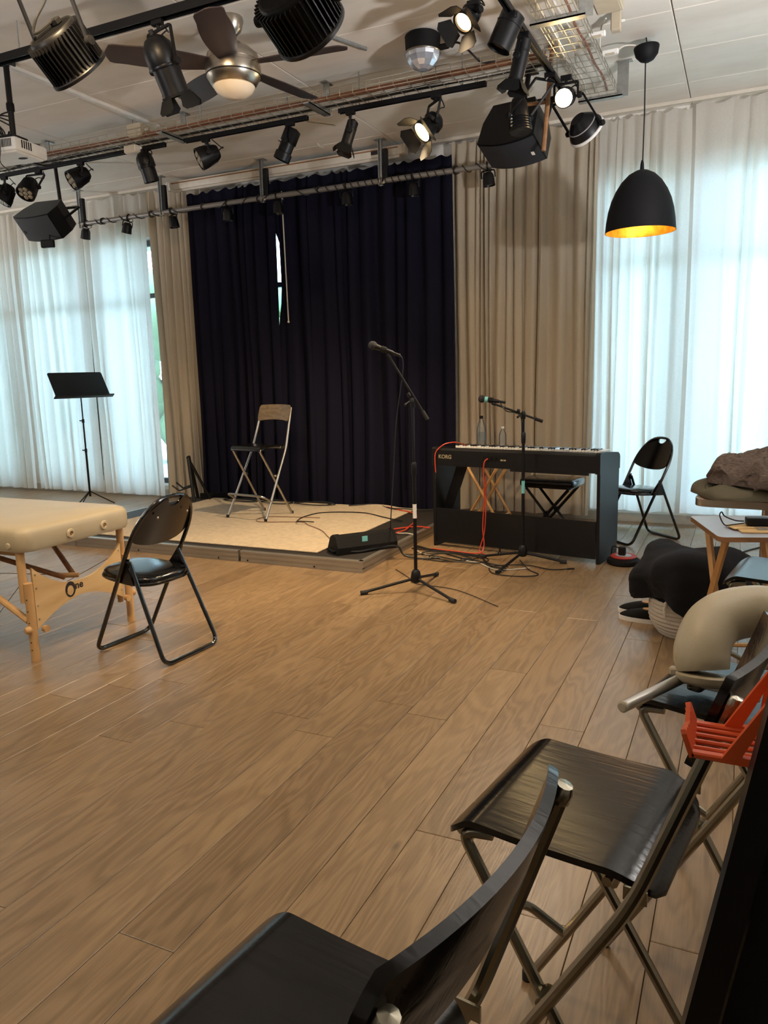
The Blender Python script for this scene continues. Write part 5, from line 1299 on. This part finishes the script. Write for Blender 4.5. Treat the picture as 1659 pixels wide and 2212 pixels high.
# shallow flood lamp with pale rim right of it
t, c_, m, a = lum('flood_lamp', 'shallow dark flood lamp with pale rim under the glaring lamp', (-1.21, 5.62, 3.215), (-1.06, 5.58, 2.965), (0.42, 0.72, -0.55), 0.27)
MB().lathe([(0, 0.09), (0.05, 0.09), (0.09, 0.05), (0.118, 0.0), (0.122, -0.02), (0.11, -0.02), (0, 0.0)], 28, m).build('dish', M['black'], t)
MB().lathe([(0.121, -0.012), (0.127, -0.016), (0.127, -0.030), (0.118, -0.030)], 28, m).build('rim', M['white'], t)
MB().lathe([(0.098, 0.040), (0.102, 0.036), (0.098, 0.032)], 28, m).build('trim_ring', M['greytop'], t)
MB().lathe([(0, -0.018), (0.11, -0.018)], 24, m).build('front_glass', M['lens'], t)

# small pars along the pipe
mini = None
labs = ['small black lamp on the pipe left of the gap between the sheers', 'small black lamp on the pipe in front of the second sheer', 'small black lamp on the pipe in front of the tan curtain', 'leftmost small lamp hanging before the black curtains', 'small lamp hanging before the slit between the black curtains', 'small lamp hanging before the middle of the wide black curtain', 'small lamp hanging below the lit warm lamp', 'small black lamp on the pipe end before the cream curtain']
for (x_, tilt), lab in zip(((-6.70, 0.35), (-6.09, 0.30), (-5.50, -0.1), (-4.80, 0.0), (-4.20, -0.05), (-3.45, -0.05), (-2.77, 0.0), (-2.085, -0.1)), labs):
    if mini is None:
        mini = thing('mini_par', lab, 'stage light', group='small lamps on the pipe')
        MB().tube(fillet([(-0.058, 0, -0.10), (-0.058, 0, -0.04), (0.058, 0, -0.04), (0.058, 0, -0.10)], 0.02, 4), 0.006, 4).build('yoke', M['black'], mini)
        MB().tube([(0.03*math.sin(a_), 0, 0) if False else (0, 0.031*math.sin(a_), 0.031*math.cos(a_)) for a_ in [2*PI*i/14 for i in range(14)]], 0.007, 6, closed=True).build('hook_clamp', M['black'], mini)
        MB().lathe([(0, -0.055), (0.030, -0.055), (0.044, -0.075), (0.048, -0.09), (0.053, -0.165), (0.047, -0.165), (0.044, -0.15), (0, -0.145)], 20).build('housing', M['black'], mini)
        MB().lathe([(0, -0.15), (0.044, -0.152)], 18).build('lens', M['lens'], mini)
        MB().tube([(0.0, 0.03, -0.055), (0.03, 0.05, -0.03), (0.02, 0.035, 0.0)], 0.004, 6).build('power_cord', M['blackcable'], mini)
        o = mini
    else:
        o = copy_tree(mini); o['label'] = lab
    o.location = (x_, 6.68, 3.105); o.rotation_euler = (0.1*math.sin(x_*9), tilt, 0.25*math.sin(x_*5))

# ------------------------------------------------------------------ loudspeakers
def loudspeaker(label, clamp, center, aim, Wd, Hh, Dp, logo, roll=0.0):
    clamp, center, aim = Vector(clamp), Vector(center), Vector(aim).normalized()
    t = thing('loudspeaker', label, 'speaker', tuple(clamp), group='hanging loudspeakers')
    c_ = center-clamp
    a = aim.cross(Vector((0, 0, 1))).normalized(); m = frame(a, -aim, c_) @ RZ(roll)
    W2, H2 = Wd/2, Hh/2
    n = 12
    # front is a shallow arc, back narrower
    fr = [(W2*(2*i/n-1), -Dp*0.5-0.035*(1-(2*i/n-1)**2)) for i in range(n+1)]
    poly = fr+[(W2*0.96, Dp*0.05), (W2*0.74, Dp*0.5), (-W2*0.74, Dp*0.5), (-W2*0.96, Dp*0.05)]
    body = MB().prism([(x_, z_) for x_, z_ in poly], -H2, H2, m @ frame((1, 0, 0), (0, 1, 0)) @ Matrix(((1, 0, 0, 0), (0, -1, 0, 0), (0, 0, 1, 0), (0, 0, 0, 1))))
    body.build('cabinet', M['black'], t, 20)
    def gf(u, v):
        q = 2*u-1
        return (W2*0.965*q, (2*v-1)*H2*0.93, -Dp*0.5-0.035*(1-q*q)-0.008)
    MB().grid(gf, 16, 4, m, thick=tuple((m.to_3x3() @ Vector((0, 0, 0.006))))).build('grille', M['grille'], t, 40) if False else MB().grid(gf, 16, 4, m).build('grille', M['grille'], t, 40)
    lg = MB().box((-logo*W2*0.72, -H2*0.2, -Dp*0.5-0.035*(1-(0.72)**2)-0.0105), (0.022, 0.030, 0.003), m).build('badge', M['keywhite'] if logo > 0 else M['darkmetal'], t, 0)
    up = Vector((0, 0, 1))
    e = W2*0.98
    pts = [m @ Vector((e, 0, 0.0)), m @ Vector((e+0.012, 0, Dp*0.5+0.08)), m @ Vector((-e-0.012, 0, Dp*0.5+0.08)), m @ Vector((-e, 0, 0.0))]
    MB().tube(fillet(pts, 0.02, 4), 0.013, 4, flat=aim).build('yoke', M['black'], t, 20)
    mid = (pts[1]+pts[2])/2
    MB().tube([mid, (0, 0, 0)], 0.018, 8).build('drop_post', M['black'], t)
    MB().box((0, 0, -0.004), (0.12, 0.10, 0.008)).build('ceiling_plate', M['black'], t, 0)
    return t
loudspeaker('black loudspeaker tilted down hanging before the left sheer curtains', (-6.10, 5.75, CEIL), (-6.11, 5.60, 2.905), (-0.12, -0.78, -0.62), 0.52, 0.25, 0.26, -1, 0.08)
loudspeaker('black loudspeaker with white badge hanging above the cream curtain', (-1.50, 5.80, CEIL), (-1.54, 5.62, 3.02), (-0.10, -0.42, -0.90), 0.43, 0.26, 0.30, 1, 0.05)
sp = thing('support_post', 'brown metal post between the tray and the right loudspeaker', 'post', (-1.27, 5.42, 2.82))
MB().tube([(0.02, 0, 0.60), (-0.03, 0.0, 0.0)], 0.016, 8).build('post', M['tableply'], sp)
MB().tube([(-0.02, 0, 0.30), (-0.27, 0.05, 0.33)], 0.012, 4).build('arm', M['tableply'], sp, 0)
MB().rbox((0.025, 0, 0.62), (0.05, 0.05, 0.03), 0.005, 1).build('clamp', M['tableply'], sp)
fb = thing('flood_lamp', 'small dark flood lamp hanging below the left loudspeaker', 'stage light', (-6.00, 5.52, 2.80))
MB().rbox((0.0, -0.05, -0.14), (0.13, 0.05, 0.07), 0.008, 1, RZ(0.2)).build('housing', M['black'], fb)
MB().tube([(0, 0, 0), (0.02, -0.03, -0.10)], 0.006, 6).build('stem', M['black'], fb)

# ------------------------------------------------------------------ projector on its pole
pj = thing('projector', 'white projector hanging on a black pole at the left edge', 'projector', (-4.52, 3.93, CEIL), math.radians(8))
MB().lathe([(0.06, -0.012), (0.06, 0)], 20).build('ceiling_plate', M['black'], pj)
MB().tube([(0, 0, -0.01), (0, 0, -0.47)], 0.019, 14).build('pole', M['black'], pj)
MB().lathe([(0.024, -0.30), (0.026, -0.29), (0.026, -0.26), (0.024, -0.25)], 14).build('collar', M['blackmat'], pj)
MB().rbox((-0.02, 0.0, -0.475), (0.16, 0.14, 0.03), 0.006, 1).build('mount_plate', M['black'], pj)
for s in (-1, 1): MB().tube([(-0.02, s*0.04, -0.47), (0.12, s*0.10, -0.50)], 0.008, 4).build('mount_arm', M['black'], pj, 0)
MB().rbox((-0.06, 0, -0.545), (0.40, 0.30, 0.085), 0.016, 2).build('casing', M['white'], pj)
MB().rbox((-0.06, -0.01, -0.592), (0.38, 0.26, 0.014), 0.006, 1).build('base', M['white'], pj)
for k in range(8): MB().box((0.02+0.012*k, -0.1508, -0.54), (0.006, 0.002, 0.05)).build('vent_slot', M['darkmetal'], pj, 0)
for k in range(5): MB().box((0.1405, -0.09+0.02*k, -0.54), (0.002, 0.010, 0.05)).build('vent_slot', M['darkmetal'], pj, 0)
MB().prism([(0.035*math.cos(2*PI*i/20), 0.02*math.sin(2*PI*i/20)) for i in range(20)], -0.6005, -0.599, T(0.06, 0.0, 0)).build('foot_recess', M['logo_dark'], pj, 0)
MB().lathe([(0.04, 0), (0.045, 0.03), (0.035, 0.03), (0.03, 0.01), (0, 0.01)], 20, frame((1, 0, 0), (0, 1, 0), (-0.14, 0.15, -0.545))).build('lens', M['black'], pj)
for k in range(4):
    a_ = 0.8*k
    MB().tube(spline([(-0.01, 0.0, -0.30-0.03*k), (-0.07-0.02*k, -0.03, -0.33), (-0.11, -0.02+0.02*k, -0.40), (-0.07, 0.01, -0.46), (-0.03, 0.03*math.sin(a_), -0.42)], 6), 0.005, 6).build('power_cord', M['blackcable'], pj)
MB().tube(spline([(0.03, -0.165, -0.50), (0.035, -0.168, -0.58), (0.02, -0.165, -0.66), (0.03, -0.10, -0.70)], 6), 0.003, 6).build('thin_cord', M['blackcable'], pj)

# ------------------------------------------------------------------ ceiling fan (at rest)
fn = thing('ceiling_fan', 'nickel ceiling fan with five dark blades and opal lamp', 'ceiling fan', (-2.85, 4.11, CEIL))
MB().lathe([(0.072, 0.0), (0.075, -0.02), (0.06, -0.07), (0.035, -0.095), (0, -0.10)], 28).build('canopy', M['nickel'], fn)
MB().tube([(0, 0, -0.09), (0, 0, -0.17)], 0.012, 12).build('rod', M['nickel'], fn)
MB().lathe([(0, -0.145), (0.05, -0.148), (0.11, -0.170), (0.150, -0.205), (0.158, -0.235), (0.158, -0.245)], 36).build('motor_cover', M['nickel'], fn, 40)
MB().lathe([(0.156, -0.245), (0.156, -0.262), (0.163, -0.266), (0.165, -0.30), (0.160, -0.325), (0.130, -0.372), (0.122, -0.376)], 36).build('motor_housing', M['nickel'], fn, 40)
MB().lathe([(0.1655, -0.318), (0.1665, -0.321), (0.1655, -0.324)], 36).build('trim_line', M['black'], fn)
MB().lathe([(0.122, -0.376), (0.124, -0.38), (0.105, -0.408), (0.065, -0.432), (0, -0.442)], 32).build('lamp_globe', M['opal'], fn, 50)
for k, a_ in enumerate((6, 78, 150, 222, 294)):
    def blade(u, v):
        r_ = 0.14+0.58*u; w_ = 0.055+0.035*math.sin(min(1, u*1.25)*PI*0.75) if u < 0.92 else (0.055+0.035*math.sin(0.92*1.25*PI*0.75 if 0.92*1.25 < 1 else PI*0.75))*math.sqrt(max(0.02, 1-((u-0.92)/0.08)**2))
        y_ = (2*v-1)*w_
        return (r_, y_+0.02*u, -0.262+0.22*y_)
    MB().grid(blade, 24, 4, RZ(math.radians(a_)), thick=(0, 0, 0.006)).build('blade', M['darkwood'], fn, 40)
# small crystal effect lamp on the ceiling
dl = thing('crystal_dome_lamp', 'black disco lamp with faceted crystal dome on the ceiling', 'disco lamp', (-1.94, 4.87, CEIL))
MB().lathe([(0.100, 0.0), (0.112, -0.01), (0.108, -0.10), (0.100, -0.105)], 28).build('base', M['blackmat'], dl)
MB().rbox((0.13, 0.02, -0.085), (0.08, 0.035, 0.03), 0.008, 1).build('plug_arm', M['black'], dl)
dome = MB(); dome.lathe([(0.100, -0.105), (0.112, -0.112), (0.108, -0.135), (0.092, -0.165), (0.066, -0.190), (0.035, -0.204), (0, -0.208)], 12)
dome.build('crystal_dome', M['crystal'], dl, 0)
MB().lathe([(0.113, -0.103), (0.116, -0.108), (0.113, -0.113)], 28).build('dome_ring', M['chrome'], dl)
cable('black cable pair from the disco lamp to the tray', [(-1.80, 4.89, 3.378), (-1.72, 4.90, 3.385), (-1.66, 4.93, 3.34), (-1.62, 4.97, 3.30), (-1.60, 5.02, 3.29), (-1.52, 5.04, 3.285)], 0.007, M['blackcable'])
tag(MB().tube([(-2.60, 4.20, CEIL-0.012), (-2.33, 4.86, CEIL-0.012)], 0.012, 8).build('conduit', M['galv']), 'thin grey conduit on the ceiling behind the fan', 'conduit') if True else None

# ------------------------------------------------------------------ pendant lamp
pd = thing('pendant_lamp', 'large matt black dome pendant lamp with gold lining', 'pendant lamp', (-0.685, 5.60, CEIL))
MB().tube([(0.0, 0, 0), (0.01, 0, -0.06)], 0.004, 6).build('ceiling_hook', M['black'], pd)
MB().lathe([(0.078, -0.055), (0.080, -0.062), (0.070, -0.105), (0.045, -0.135), (0.012, -0.150), (0, -0.150)], 24, RY(-0.06)).build('canopy', M['shade'], pd, 40)
MB().tube([(0, 0, -0.145), (0.004, 0, -0.45), (0.002, 0, -0.80)], 0.0045, 8).build('cord', M['blackcable'], pd)
MB().lathe([(0.006, -0.74), (0.011, -0.76), (0.014, -0.80)], 12).build('cord_grip', M['shade'], pd)
pz = -0.80
prof = [(0.0, 0.0), (0.04, -0.006), (0.085, -0.030), (0.130, -0.075), (0.165, -0.130), (0.192, -0.190), (0.210, -0.255), (0.221, -0.320), (0.226, -0.375), (0.228, -0.392)]
MB().lathe([(r_, z_+pz) for r_, z_ in prof], 48, cap=False).build('dome_shade', M['shade'], pd, 50)
MB().lathe([(max(0, r_-0.003), z_+pz-0.004 if i < 9 else z_+pz) for i, (r_, z_) in enumerate(prof)], 48, cap=False).build('gold_lining', M['gold'], pd, 50)
MB().ball((0, 0, pz-0.22), 0.045, 16, 10).build('bulb', M['bulb'], pd)
MB().tube([(0, 0, pz-0.02), (0, 0, pz-0.18)], 0.02, 12).build('socket', M['black'], pd)
pl = bpy.data.lights.new('pendant_bulb_light', 'POINT'); pl.energy = 4; pl.color = (1.0, 0.66, 0.30); pl.shadow_soft_size = 0.05
plo = bpy.data.objects.new('pendant_bulb_light', pl); C.objects.link(plo); plo.parent = pd; plo.location = (0, 0, pz-0.30)
cable('white cable swagged on the ceiling to the pendant canopy', [(-0.72, 5.58, CEIL-0.05), (-0.80, 5.50, CEIL-0.06), (-0.88, 5.42, CEIL-0.12), (-0.93, 5.36, CEIL-0.11), (-0.90, 5.2, CEIL-0.04), (-0.86, 5.12, CEIL-0.03)], 0.005, M['whitecable'])

UPW = 240
# ------------------------------------------------------------------ lamp light, each at its own lamp
def lamp_at(root, m, off, target, power, color, deg, blend=0.5, size=0.05):
    p_ = root.location + (m @ Vector((0, 0, -off)))
    return spot_light('lamp_light', tuple(p_), target, power, color, deg, blend, size, root)
lamp_at(FA, mA, 0.13, (-3.7, 5.3, 0), 200, WARM, 95, 0.7)
lamp_at(FC, mC, 0.11, (-1.7, 3.2, 0), 135, NEUT, 56, 0.8)
lamp_at(FB, mB, 0.10, (-2.2, 4.2, 0), 60, WARM, 90, 0.8)
# three unseen lamps added near the camera for extra light
for x_, y_, tx, ty, pw, cc, lab in ((-0.9, 1.5, -1.6, 1.9, 27, WARM, 'unseen lamp added above the near bar stools'), (-3.7, 0.6, -2.8, 1.3, 34, (1.0, 0.72, 0.30), 'unseen lamp added above the near floor'), (-2.2, 1.9, -3.8, 5.6, 150, WARM, 'unseen added lamp aimed at the stage')):
    f_, m_ = fresnel(lab, (x_, y_, 3.40), (x_, y_, 3.24), Vector((tx-x_, ty-y_, -3.2)), 0.06, 0.14, 0.09, M['hot'])
    lamp_at(f_, m_, 0.10, (tx, ty, 0), pw, cc, 100, 0.8)
# unseen floor uplighters, added only to brighten the ceiling
for x_, y_, lab in ((1.12, 3.1, 'unseen ceiling fill lamp added against the right wall'), (-4.4, -1.2, 'unseen ceiling fill lamp added behind the camera in the middle'), (-9.9, 3.2, 'unseen ceiling fill lamp added by the left wall')):
    g = thing('fill_uplighter', lab, 'floor lamp', (x_, y_, 0), group='added ceiling fill lamps')
    MB().lathe([(0.14, 0.0), (0.14, 0.015), (0.02, 0.03)], 20).build('base', M['darkmetal'], g)
    MB().tube([(0, 0, 0.02), (0, 0, 1.75)], 0.012, 10).build('pole', M['darkmetal'], g)
    MB().lathe([(0.02, 1.74), (0.09, 1.77), (0.15, 1.84), (0.145, 1.84), (0.085, 1.775), (0.0, 1.755)], 24).build('bowl', M['darkmetal'], g)
    spot_light('fill_uplight', (x_, y_, 1.86), (x_+0.3*(-4.5-x_)*0.2, y_+0.5, 3.4), UPW, (0.97, 0.97, 1.0), 150, 0.5, 0.10, g)
